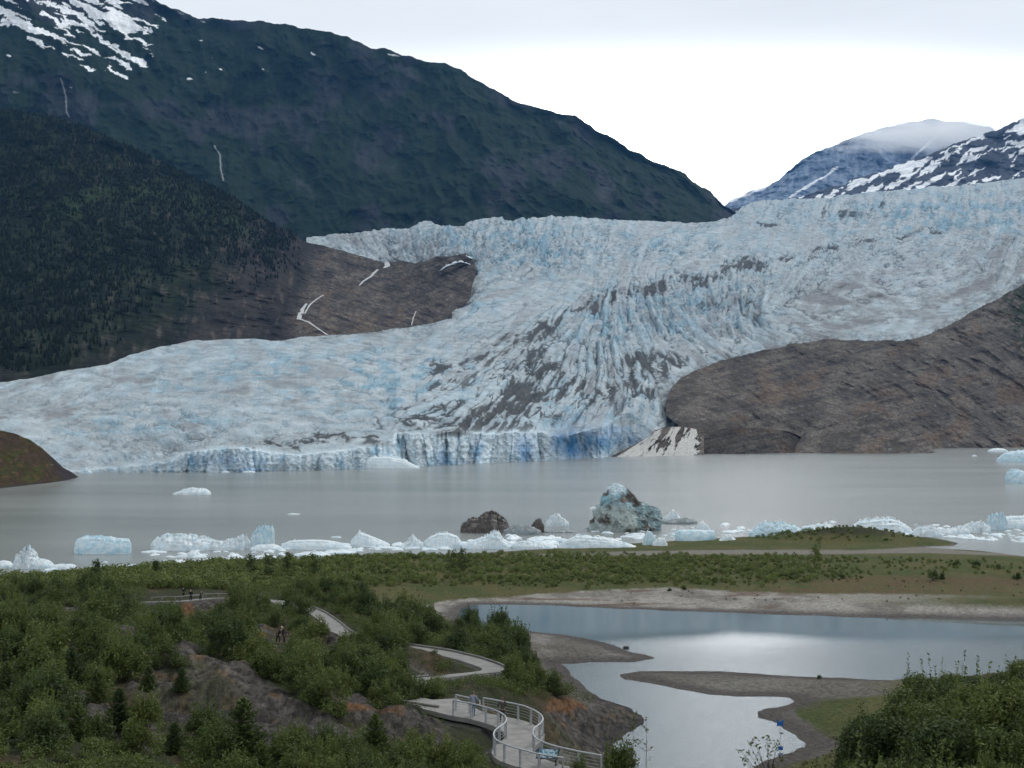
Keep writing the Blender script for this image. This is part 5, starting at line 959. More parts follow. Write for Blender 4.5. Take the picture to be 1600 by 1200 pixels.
SPR = [spruce_proto(640+k, 5., 2.5) for k in range(3)]
KEEP = [(x, y) for x in range(704, 945, 9) for y in range(1092, 1186, 7) if (y > 1092+(x-704)*.28) and y < 1112+(x-664)*.42 or (x < 850 and 1092 < y < 1150 and x > 700)]
KEEP += [(x, 1086) for x in range(712, 800, 8)]+[(739, y) for y in range(1078, 1120, 6)]+[(787, y) for y in range(1088, 1120, 6)]
KEEP += [tuple(p) for p in ((645, 1012), (655, 1014), (670, 1016), (690, 1019), (705, 1022), (720, 1026), (735, 1030), (750, 1035), (765, 1041), (776, 1046), (766, 1048), (745, 1044), (705, 1056), (718, 1054))]
KEEP += [(497, 957), (505, 962), (512, 967), (520, 972), (527, 978), (533, 985), (538, 981), (530, 992)]+[(x, y) for x in range(236, 346, 7) for y in (922, 930, 937, 942)]+[(x, y) for x in (428, 434, 440, 446) for y in (984, 992, 1000, 1006)]+[(672, 1098), (684, 1100), (696, 1102), (670, 1104)]
KEEP = np.array([k for k in KEEP if not (255 <= k[0] <= 276 and k[1] > 925)], float)
KEEP = np.concatenate([KEEP, np.array([(x, yt+f*(min(yb, 1195)-yt)) for x, yt, yb in ((120, 1094, 1222), (186, 1071, 1138), (232, 1037, 1080), (284, 1051, 1080), (379, 1084, 1190), (272, 1142, 1225), (408, 1152, 1232), (586, 1110, 1182), (18, 1128, 1235), (112, 1008, 1060), (10, 1030, 1080)) for f in (0, .2, .4, .55, .7, .8)])])
RKEEP = np.array([(285, 1012), (295, 1016), (300, 1030), (320, 1032), (345, 1045), (370, 1050), (395, 1065), (420, 1080), (440, 1095), (462, 1110), (485, 1125), (510, 1140), (535, 1150), (250, 1068), (275, 1075), (300, 1080), (330, 1078), (350, 1090), (280, 1095), (310, 1105), (340, 1112), (370, 1115), (400, 1125), (430, 1140), (250, 1090), (270, 1115), (545, 1095), (570, 1100), (600, 1110), (630, 1122), (660, 1135), (690, 1150), (560, 1115), (600, 1135), (640, 1150), (870, 1105), (890, 1112), (910, 1125), (940, 1135), (960, 1135), (985, 1130), (1000, 1130), (900, 1150), (930, 1165), (945, 1150), (665, 1045), (690, 1048), (300, 948), (320, 950), (335, 945), (300, 960), (405, 1000), (500, 1005), (515, 1010), (115, 958), (185, 990), (960, 1105), (980, 1115)], float)
PONDKEEP = np.array([(x, y) for x, y in POND_PX if x < 1030 and y > 1000]+[(905, 1052), (925, 1075), (950, 1088), (900, 1040)], float)
def blocks(P, r, h, K, m=.62):
    x0, yb = proj(np.array([P[0], P[1], P[2]])); _, yt = proj(np.array([P[0], P[1], P[2]+h*.9])); rp = r*F/P[1]*m
    return bool(np.any((np.abs(K[:, 0]-x0) < rp) & (K[:, 1] > yt) & (K[:, 1] < yb)))
SPRUCES = [(120, 1094, 1222, 'large dark spruce at the lower left corner thicket'), (186, 1071, 1138, 'spreading spruce just left of the rounded rock dome'), (232, 1037, 1080, 'bright green young spruce on the left shoulder of the rock dome'), (284, 1051, 1080, 'small dense spruce growing on top of the rock dome'), (379, 1084, 1190, 'slender yellow-green spruce in front of the rock dome'), (272, 1142, 1225, 'bushy bright-tipped spruce at the bottom edge below the rock dome'), (408, 1152, 1232, 'small yellow-green spruce at the bottom edge right of the slender one'),
           (586, 1110, 1182, 'spruce standing between the two rock ridges left of the boardwalk'), (18, 1128, 1235, 'dark spruce cut off by the left edge of the picture'), (112, 1008, 1075, 'tall dark spruce rising above shrubs at far left'), (62, 1060, 1130, 'dark spruce left of the large corner spruce'), (10, 1030, 1090, 'dark spruce high on the slope at the left edge'), (152, 1040, 1098, 'mid-green spruce behind the spreading spruce')]
for k, (x, yt, yb, lab) in enumerate(SPRUCES):
    P = hit(x, yb) if yb < 1200 else np.array([*on(x, yb, 13.5)[:2], 0.]); P[2] = gz(P[0], P[1]); x0, yy = proj(P); h = (yb-yt)*P[1]/F
    h = CAMZ-(yt-660)*P[1]/F-P[2]; place(SPR[k % 3], P, max(.3, h/5.), k*1.3, lab, 'spruce tree', 'young spruces on the rocky slope')
def hillside_shrubs():
    r = np.random.default_rng(23); n = 0; tries = 0; got = []
    while n < 292 and tries < 14000:
        tries += 1; x = r.uniform(-30, 960); y = r.uniform(925, 1330); P = hit(x, y) if y < 1200 else np.array([*on(x, y, 12.)[:2], 0.])
        P[2] = gz(P[0], P[1]); x, y = proj(P); rk = gfield(GROCK, P[0], P[1]); wk = gfield(GWALK, P[0], P[1]); sd = gfield(GSD, P[0], P[1])
        if P[2] < 1.3 or sd < 1.5 or wk > .1 or (rk > .5 and r.random() < .93) or y > 1420: continue
        if (x > 780 and y > 1085) or (y > 1200 and x > 760): continue
        h = r.uniform(1.3, 2.7)*(1.15 if P[1] > 130 else 1.0)*(.72 if y > 1140 and x > 430 else 1.0); rad = h*.66
        if x > 700 and y > 1000: h *= 1.0
        if blocks(P, rad, h*1.15, KEEP, 1.0) or blocks(P, rad, h, RKEEP, .8) or blocks(P, rad, h, PONDKEEP, .7): continue
        if any((P[0]-g[0])**2+(P[1]-g[1])**2 < (.55*(rad+g[2]))**2 for g in got): continue
        got.append((P[0], P[1], rad)); n += 1
        if x > 760: reg, grp = 'on the slope between the looping path and the pond', 'alder shrubs above the pond'
        elif y < 975: reg, grp = 'on the low ground by the far viewing deck', 'alder shrubs by the viewing deck'
        elif x < 220: reg, grp = 'in the dark thicket left of the rock dome', 'alder shrubs of the left thicket'
        elif y < 1060: reg, grp = 'between the viewing deck and the rock dome', 'alder shrubs behind the rock dome'
        else: reg, grp = 'below and between the bare rock ridges', 'alder shrubs between the rock ridges'
        s = h/2.2; place(ALD[r.integers(6)], P-np.array([0, 0, .1]), s*r.uniform(.95, 1.25), r.uniform(0, 6.28), 'dense green alder shrub '+reg, 'shrub', grp, sz=s)
hillside_shrubs()
# thicket at lower right
def right_thicket():
    r = np.random.default_rng(31); n = 0; t = 0; got = []; prof = [(1310, 1135), (1335, 1108), (1365, 1105), (1390, 1070), (1410, 1048), (1450, 1034), (1480, 1030), (1520, 1036), (1560, 1034), (1580, 1022), (1605, 1010), (1700, 1000)]
    while n < 75 and t < 9000:
        t += 1; Y = r.uniform(62, 122); x = r.uniform(1318, 1680); X = (x-800)/F*Y; z = float(gz(X, Y)); P = np.array([X, Y, z]); x, y = proj(P)
        if y < 1120+max(0, (1400-x)*.3): continue
        yt = interp(prof, x)+r.exponential(38)+max(0, (110-Y))*.6; h = CAMZ-(yt-660)*Y/F-z
        if h < 1.6 or h > 7.5 or gfield(GSD, X, Y) < 2.5: continue
        if x-h*.42*F/Y*.62 < 1312: continue
        if any((X-g[0])**2+(Y-g[1])**2 < 1.9**2 for g in got): continue
        got.append((X, Y)); n += 1; s = h/5.6; place(THK[r.integers(4)], P, max(s, .55), r.uniform(0, 6.28), 'leafy alder of the dense thicket filling the lower right corner', 'alder tree', 'alders of the lower right thicket', sz=s)
right_thicket()
# single plants that stand out
def sapling(px, ytop, ybase, seed, name, label, cat, leafy=60, s=.12, lean=.0, P=None, branch=7, mat=None, rad=.22, cluster=.1):
    P = hit(px, ybase) if P is None else P; P = np.array(P, float); h = CAMZ-(ytop-660)*P[1]/F-P[2]; rng = np.random.default_rng(seed); b = MB()
    tr = [(lean*f*h+.03*rng.normal(), .03*rng.normal(), f*h-.2) for f in np.linspace(0, 1, 6)]; b.tube(tr, [.035*(1-.75*f) for f in np.linspace(0, 1, 6)], 6); C = []
    for k in range(branch):
        f = rng.uniform(.3, .97); a = rng.uniform(0, 6.28); L = h*rad*(1.15-f*.6)*rng.uniform(.6, 1.2); p0 = Vector((lean*f*h, 0, f*h-.2)); p1 = p0+Vector((math.cos(a)*L, math.sin(a)*L, L*.65)); b.tube([p0, p1], [.014, .006], 4)
        m = leafy//branch; q = rng.uniform(.35, 1.05, m)[:, None]; C.append(np.array(p0)[None]*(1-q)+np.array(p1)[None]*q+rng.normal(0, cluster, (m, 3)))
    C.append(np.array([lean*h, 0, h-.15])+rng.normal(0, cluster*1.2, (leafy//branch, 3))); C = np.concatenate(C); V, t = leaves(C, rng.normal(size=C.shape), s, rng, tone=rng.uniform(.2, .8, len(C)))
    e = empty(name, tuple(P)); mobj('foliage', leafmesh('foliage', V, t, mat or L_ALDER), e); b.build('trunk', BARK, e); tag(e, label, cat); return e
Z = lambda x, y, z=.0: on(x, y, z)
def far_p(px, yb): p = on(px, yb, .8); p[2] = gz(p[0], p[1]); return p
for k, (x, yt, yb, lab) in enumerate([(151, 875, 925, 'pointed sapling breaking the skyline of shrubs before the left lake shore'), (243, 876, 915, 'small bushy sapling standing against the lake before the long lumpy iceberg'), (392, 866, 912, 'thin upright sapling below the blue ice pillar'), (420, 868, 915, 'narrow dark sapling right of the thin upright one'), (450, 863, 905, 'feathery sapling with open twigs before the domed iceberg'), (490, 866, 915, 'bushy pointed sapling before the left end of the meadow'), (705, 860, 908, 'left one of two dark saplings in the scrub below the brown iceberg'), (724, 858, 908, 'right one of two dark saplings in the scrub below the brown iceberg'), (1274, 848, 888, 'pale green lone sapling standing on the meadow below the grassy spit')]):
    sapling(x, yt, yb, 700+k, 'sapling', lab, 'sapling', leafy=420, s=.22, P=far_p(x, yb), branch=22, rad=.26, cluster=.22, mat=L_DARK if k != 8 else L_WILLOW)
sapling(1010, 1118, 1228, 720, 'sapling', 'thin half-bare sapling rising against the bright pond below the rocks', 'sapling', leafy=60, s=.11, P=(*on(1010, 1228, 3.0)[:2], 3.0), branch=9, rad=.14, cluster=.07)
sapling(1000, 1112, 1290, 721, 'sapling', 'leafy-topped thin stem left of the half-bare sapling', 'sapling', leafy=60, s=.11, P=(*on(985, 1290, 8.0)[:2], 8.0), branch=5, rad=.05, cluster=.12, lean=.04)
def foreground_tree():
    P = np.array([*on(1205, 1262, 9.0)[:2], 9.0]); h = CAMZ-(1143-660)*P[1]/F-P[2]; rng = np.random.default_rng(9); b = MB(); C = []; m = P[1]/F
    tips = [(-52, 1167), (-46, 1180), (-38, 1172), (-36, 1158), (-28, 1152), (-22, 1163), (-10, 1150), (-8, 1160), (4, 1166), (-20, 1185), (-2, 1176), (8, 1160), (-44, 1188), (12, 1182), (2, 1190), (-30, 1192)]
    b.tube([(0, 0, -.3), (-.1, 0, h*.35), (-.2, 0, h*.6)], [.06, .045, .03], 6)
    for dx, y in tips:
        z = CAMZ-(y-660)*P[1]/F-P[2]; x = dx*m+.1; yy = rng.normal(0, .35); b.tube([(-.05, 0, h*.25), (x*.5-.05, yy*.5, (h*.3+z)*.5), (x, yy, z)], [.03, .016, .006], 5); k = 14; C.append(np.array([x, yy, z])+rng.normal(0, .10, (k, 3)))
    C = np.concatenate(C); V, t = leaves(C, rng.normal(size=C.shape), .10, rng, tone=rng.uniform(.1, .5, len(C))); e = empty('young_tree', tuple(P)); mobj('foliage', leafmesh('foliage', V, t, L_DARK), e); b.build('trunk', BARK, e); tag(e, 'open-branched young tree with small round leaf clusters before the bright pond', 'young tree')
foreground_tree()
for k, (x, y, h, lab) in enumerate([(612, 1092, 2.2, 'shrub beside the hidden bend of the path, left one'), (636, 1096, 2.0, 'shrub beside the hidden bend of the path, middle one'), (655, 1092, 1.5, 'low shrub filling the inside of the path bend'), (676, 1090, 1.2, 'low shrub just left of the boardwalk start'), (592, 1086, 2.3, 'shrub at the left of the hidden path bend')]):
    P = hit(x, y); place(ALD[k % 6], P, h/2.2*1.1, k, lab, 'shrub', sz=h/2.2)
for k, (x, yt, yb, zz, lab) in enumerate([(968, 1168, 1240, 7., 'leafy bush at the bottom edge right of the boardwalk end'), (905, 1185, 1240, 8.4, 'low bush half hiding the end of the right handrail'), (1545, 1184, 1240, 9, 'greyish bush at the bottom edge of the lower right thicket')]):
    P = np.array([*on(x, yb, zz)[:2], zz]); h = CAMZ-(yt-660)*P[1]/F-zz; place(ALD[k], P, h/2.2*.8, k, lab, 'shrub', sz=h/2.2)
# ---- scrub nobody could count ----
def scrub(name, pts, hts, nl, s, mat, seed):
    rng = np.random.default_rng(seed); P = np.repeat(pts, nl, 0); H = np.repeat(hts, nl); n = len(P); d = rng.normal(size=(n, 3)); d /= np.linalg.norm(d, axis=1)[:, None]; rr = rng.uniform(.3, 1.05, n)**.6
    C = P+np.stack([d[:, 0]*rr*H*.62, d[:, 1]*rr*H*.62, H*(.5+.5*d[:, 2]*rr)], -1); tone = np.repeat(rng.uniform(.05, .95, len(pts)), nl)*.7+rng.uniform(0, .3, n)
    sz = s*np.clip(H/1.4, .55, 1.3); V, t = leaves(C, d, sz, rng, tone=tone, flat=.2); o = mobj(name, leafmesh(name, V, t, mat)); tag(o, kind='stuff'); return o
r = np.random.default_rng(41)
X = r.uniform(-.42, .46, 36000); Y = r.uniform(232, 385, 36000); X = X*Y; z = gz(X, Y); P = np.stack([X, Y, z], -1); px, py = proj(P); sd = gfield(GSD, X, Y)
nz = fbm(X/14, Y/10, o=4, seed=801); upper = interp([(0, 900), (600, 868), (900, 866), (1100, 868), (1300, 870), (1600, 878)], px); lower = interp([(0, 990), (250, 960), (420, 948), (500, 928), (620, 915), (780, 915), (860, 918), (1000, 912), (1150, 915), (1250, 912), (1350, 905), (1420, 900), (1600, 898)], px)
thin = smooth(1150, 1420, px); dn = smooth(-3, 6, py-upper)*smooth(6, -10, py-lower)*(1-.80*thin*smooth(872, 884, py))*smooth(-.35-.0*px, .1, nz+.12)
dn = np.maximum(dn, .55*(px < 420)*smooth(940, 915, py)); dn = np.where((z > 1.15) & (px > 1050) & (py < 860), .75*smooth(-.3, .2, nz+.2), dn); ok = (r.random(len(X)) < dn*.42) & (sd > 1.5) & (z < 5.5)
ok &= ~((px > 470) & (px < 560) & (py > 952))
hts = np.where((px > 1050) & (py < 860), r.uniform(.5, 1.1, len(X)), r.uniform(.6, 1.7, len(X))*(1+.4*smooth(500, 200, px))*(1-.3*smooth(500, 700, px)))*np.where(thin > .5, .7, 1); q = P[ok]; scrub('scrub', q, hts[ok], 110, .24, L_WILLOW, 42)
X = r.uniform(-.42, .5, 46000); Y = 45*(245/45)**r.random(46000); X = X*Y; z = gz(X, Y); P = np.stack([X, Y, z], -1); px, py = proj(P); rk = gfield(GROCK, X, Y); wk = gfield(GWALK, X, Y); sd = gfield(GSD, X, Y)
ok = (rk < .35) & (wk < .02) & (sd > 2.2) & (px < 1000) & (z > 1.4) & (r.random(len(X)) < .42+.5*(Y > 110)); hts = r.uniform(.3, 1.15, len(X))*np.clip(Y/90, .8, 1.25)*np.where(Y < 75, .7, 1)
hp = hts*F/Y; cov = np.zeros(len(X), bool)
for kx, ky in KEEP: cov |= (np.abs(px-kx) < hp*.6+3) & (ky < py+3) & (ky > py-hp*1.1-2)
ok &= ~cov
dK = np.min(np.hypot(px[:, None]-KEEP[None, ::2, 0], (py[:, None]-KEEP[None, ::2, 1])*1.2), 1); ok &= (dK > 9)
scrub('undergrowth', P[ok], hts[ok], 60, .13, L_ALDER, 43)
ok = (px > 1225) & (sd > 1.8) & (z > .25) & (Y < 135) & (py > 1095); scrub('undergrowth', P[ok], r.uniform(.08, .3, ok.sum()), 34, .09, L_HEATH, 44)
X = r.uniform(-.2, .46, 9000); Y = r.uniform(208, 262, 9000); X = X*Y; z = gz(X, Y); P = np.stack([X, Y, z], -1); px, py = proj(P); sd = gfield(GSD, X, Y); nz = fbm(X/8, Y/4, o=3, seed=811)
ok = (sd > 3) & (px > 560) & (r.random(len(X)) < .10*smooth(.05, .3, nz)) & (py < 945); scrub('grass_tufts', P[ok], r.uniform(.2, .55, ok.sum()), 36, .16, L_HEATH, 45)
# countable round bushes dotted over the open right part of the meadow
for k, (x, y, h, lab) in enumerate([(1458, 910, 1.5, 'larger of the paired dark bushes on the reddish meadow'), (1472, 908, 1.1, 'smaller of the paired dark bushes on the reddish meadow'), (1315, 908, .9, 'flat dark bush at the edge of the scrub left of the paired bushes'), (1240, 908, 1.1, 'grey-green bush at the lower edge of the scrub'), (1495, 888, 1.0, 'bush above the paired dark bushes'), (1525, 890, 1.2, 'wide grey bush upper right of the paired bushes'), (1560, 893, .9, 'small bush near the right end of the meadow'), (1590, 908, 1.1, 'dark bush at the right edge of the meadow'), (1068, 925, .7, 'small bush alone on the pale sand'), (1046, 926, .5, 'tiny bush left of the small one on pale sand'), (1117, 914, .8, 'bush on the edge between sand and scrub'), (1280, 1056, .4, 'small yellow-green bush on the far edge of the dark sandbar')]):
    P = on(x, y, .5); P[2] = gz(P[0], P[1]); place(ALD[k % 6], P, h/2.2*1.25, k*1.1, lab, 'bush', 'round bushes dotted over the meadow', sz=h/2.2)
for p in ALD+THK+SPR:
    if p.name not in used:
        for c in list(p.children): bpy.data.objects.remove(c)
        bpy.data.objects.remove(p)
# ---------- walks ----------
M_path = plain('worn_grey_path', (.25, .24, .225), .9, .18, .7, coord='pos'); M_kerb = plain('pale_timber_kerb', (.23, .22, .20), .85, .2, 2, coord='pos'); M_metal = plain('galvanised_rail', (.46, .47, .48), .45, .12, 3, metal=.35, coord='pos'); M_deck = plain('grey_deck_planks', (.27, .255, .24), .85, .2, 1.2, coord='pos')
def ribbon(q, w, zt, th):
    q = np.array(q); T = np.gradient(q[:, :2], axis=0); T /= np.linalg.norm(T, axis=1)[:, None]; N = np.stack([-T[:, 1], T[:, 0]], -1); L, R_ = q[:, :2]+N*w/2, q[:, :2]-N*w/2; return L, R_
def path_obj(q, w, sides):
    L, R_ = ribbon(q, w, 0, 0); n = len(q); b = MB(); V = []
    for i in range(n): V += [(*L[i], q[i, 2]+.06), (*R_[i], q[i, 2]+.06), (*R_[i], q[i, 2]-.6), (*L[i], q[i, 2]-.6)]
    b.add(V, [(4*i+k, 4*i+(k+1) % 4, 4*i+4+(k+1) % 4, 4*i+4+k) for i in range(n-1) for k in range(4)]+[(0, 1, 2, 3), (4*n-4, 4*n-1, 4*n-2, 4*n-3)]); o = b.build('path', M_path); tag(o, kind='structure')
    return L, R_
def kerb(E, z, name, label, parent=None, r=.09):
    b = MB(); b.tube([(p[0], p[1], zz+.2) for p, zz in zip(E, z)], r, 6)
    for p, zz in list(zip(E, z))[::4]: b.box((p[0], p[1], zz+.02), (.12, .12, .34))
    o = b.build(name, M_kerb); tag(o, label, 'kerb rail')
L1, R1 = path_obj(PATH_MID, 2.3, 'LR'); kerb(L1[4:72], PATH_MID[4:72, 2], 'kerb_rail', 'low pale timber kerb along the upper edge of the looping path'); kerb(R1[60:], PATH_MID[60:, 2], 'kerb_rail', 'low timber kerb along the lower return of the looping path')
L2, R2 = path_obj(PATH_FAR, 2.2, 'L'); kerb(L2, PATH_FAR[:, 2], 'kerb_rail', 'low pale kerb beside the path leading down from the far meadow')
L3, R3 = path_obj(PATH_LEFT, 2.6, 'LR'); kerb(L3[8:44], PATH_LEFT[8:44, 2]+.45, 'kerb_rail', 'far kerb of the distant viewing deck with visitors', r=.07); kerb(R3[8:44], PATH_LEFT[8:44, 2], 'kerb_rail', 'near pale kerb of the distant viewing deck with visitors', r=.12)
b = MB(); V = []; n = len(RA)
T = np.gradient(DECK_C[:, :2], axis=0); T /= np.linalg.norm(T, axis=1)[:, None]; N = np.stack([-T[:, 1], T[:, 0]], -1); sa = np.sign(((RA-DECK_C)[:, :2]*N).sum(1))[:, None]
A2 = RA[:, :2]+N*sa*.12; B2 = RB[:, :2]-N*sa*.12
ext0 = on(664, 1100, DECKZ)[:2]; ext1 = on(700, 1092, DECKZ)[:2]
A2 = np.concatenate([[on(655, 1106, DECKZ)[:2], on(680, 1112, DECKZ)[:2]], A2]); B2 = np.concatenate([[on(668, 1094, DECKZ)[:2], on(712, 1100, DECKZ)[:2]+np.array([0, 2.2])], B2]); n = len(A2)
for i in range(n): V += [(*A2[i], DECKZ), (*B2[i], DECKZ), (*B2[i], DECKZ-.32), (*A2[i], DECKZ-.32)]
b.add(V, [(4*i+k, 4*i+(k+1) % 4, 4*i+4+(k+1) % 4, 4*i+4+k) for i in range(n-1) for k in range(4)]+[(0, 1, 2, 3), (4*n-4, 4*n-1, 4*n-2, 4*n-3)])
dk = b.build('boardwalk', M_deck); tag(dk, 'grey S-curved boardwalk deck between the two handrails', 'boardwalk')
def railing(R_, label, step=1.75, z0=DECKZ):
    c = R_[len(R_)//2]; e = empty('railing', (c[0], c[1], z0)); o = Vector((c[0], c[1], z0)); q = [Vector(p)-o for p in R_]
    b = MB(); b.tube(q, .055, 8); b.build('handrail', M_metal, e, True)
    b = MB()
    for h in (.18, .38, .58, .78): b.tube([p-Vector((0, 0, h)) for p in q[::2]], .010, 4)
    b.build('cables', M_metal, e)
    d = np.r_[0, np.cumsum([(q[i+1]-q[i]).length for i in range(len(q)-1)])]; m = max(2, int(round(d[-1]/step))+1)
    for s in np.linspace(.02, d[-1]-.02, m):
        i = min(len(q)-2, int(np.searchsorted(d, s)-1)); i = max(0, i); p = q[i].lerp(q[i+1], (s-d[i])/max(1e-6, d[i+1]-d[i])); t = (q[i+1]-q[i]); b = MB()
        b.box((p.x, p.y, p.z-.60), (.05, .16, 1.16), math.atan2(t.y, t.x)); b.box((p.x, p.y, .03), (.18, .2, .02), math.atan2(t.y, t.x)); b.build('post', M_metal, e)
    tag(e, label, 'railing', 'metal handrails of the curved boardwalk'); return e
railing(RA, 'left handrail of the curved boardwalk, bulging towards the shrubs'); railing(RB, 'right handrail of the curved boardwalk, on the pond side')
railing(dense([(712, 1085.5), (722, 1088), (734, 1090.5)], 8, RZ), 'short far piece of handrail left of the person in jeans')
b = MB(); e = empty('railing', tuple(on(320, 939, 4.4)))
for k, x in enumerate((318, 322)):
    p = on(x, 940, 4.4)-np.array(e.location); b = MB(); b.box((p[0], p[1], .65), (.09, .09, 1.3)); b.build('post', M_kerb, e)
b = MB(); p0, p1 = on(290, 941, 4.4)-np.array(e.location), on(322, 940, 4.4)-np.array(e.location); b.tube([Vector(p0)+Vector((0, 0, .95)), Vector(p1)+Vector((0, 0, .95))], .035, 6); b.build('handrail', M_metal, e); tag(e, 'rail with two pale posts at the distant viewing deck', 'railing')
# ---------- signs ----------
def info_panel():
    p = on(856, 1199, 8.9); e = empty('information_panel', tuple(p), -.25)
    fr = plain('dark_panel_frame', (.03, .03, .035), .5); pic = NT('printed_glacier_picture'); v = pic.obj(); x = pic.tex(3.5, 3, .6, vec=v); c = pic.ramp(x.outputs[0], [(0, (.03, .06, .05)), (.42, (.07, .20, .28)), (.5, (.40, .47, .50)), (.56, (.08, .24, .33)), (.62, (.50, .53, .53))], 'CONSTANT'); pm = pic.finish(c, .35)
    for s in (-.5, .5): b = MB(); b.box((s, 0, .35), (.08, .06, .9)); b.build('leg', fr, e)
    b = MB(); b.box((0, 0, .82), (1.36, .86, .04), 0, .55); b.build('frame', fr, e); b = MB(); b.box((0, -.014, .843), (1.2, .72, .02), 0, .55); b.build('panel', pm, e); tag(e, 'tilted information panel with a blue and white picture at the boardwalk end', 'information panel')
info_panel()
def gauge():
    p = on(1219, 1174, 0); e = empty('marker_post', tuple(p)); m = p[1]/F; bl = plain('bright_blue_sign', (.03, .16, .50), .5, .1); wh = plain('pale_metal_pole', (.35, .38, .42), .5, .1)
    b = MB(); b.tube([(0, 0, -1), (0, 0, 44*m)], .022, 6); b.build('pole', wh, e)
    z = 42*m; w = 6*m; b = MB(); t_ = .03
    pts = [(-w, .32), (-w*.35, .18), (0, .05), (w*.35, .18), (w, .32), (w*.75, -.05), (w*.9, -.32), (0, -.22), (-w*.9, -.32), (-w*.75, -.05)]; k = len(pts); b.add([(x, -t_, z+y+.1) for x, y in pts]+[(x, t_, z+y+.1) for x, y in pts], [tuple(range(k)), tuple(range(2*k-1, k-1, -1))]+[(i, i+k, (i+1) % k+k, (i+1) % k) for i in range(k)]); b.build('head_plate', bl, e)
    b = MB(); b.box((.02, -.03, 5*m), (.46, .03, .34)); b.build('lower_plate', bl, e); b = MB(); b.box((.12, 0, 28*m), (.34, .03, .12)); b.build('arm_tag', plain('dark_tag', (.05, .06, .09), .6), e)
    tag(e, 'thin pole with a bright blue notched marker on top at the pond edge', 'marker post')
gauge()
# ---------- people ----------
SKIN = plain('skin_tone', (.42, .27, .20), .6, .08)
def skinned(name, verts, edges, rad, mat, parent, lvl=1):
    m = bpy.data.meshes.new(name); m.from_pydata(verts, edges, []); m.materials.append(mat); o = mobj(name, m, parent); o.modifiers.new('s', 'SKIN')
    if not m.skin_vertices: m.skin_vertices.new() if hasattr(m.skin_vertices, 'new') else None
    for i, r_ in enumerate(rad): q = m.skin_vertices[0].data[i]; q.radius = (r_, r_) if not isinstance(r_, tuple) else r_; q.use_root = i == 0
    s = o.modifiers.new('d', 'SUBSURF'); s.levels = s.render_levels = lvl; o.modifiers['s'].use_smooth_shade = True; return o
def chain(b, pts, rad, start=None):
    V, E, R_ = b; prev = start
    for p, r_ in zip(pts, rad):
        V.append(tuple(p)); R_.append(r_)
        if prev is not None: E.append((prev, len(V)-1))
        prev = len(V)-1
    return prev
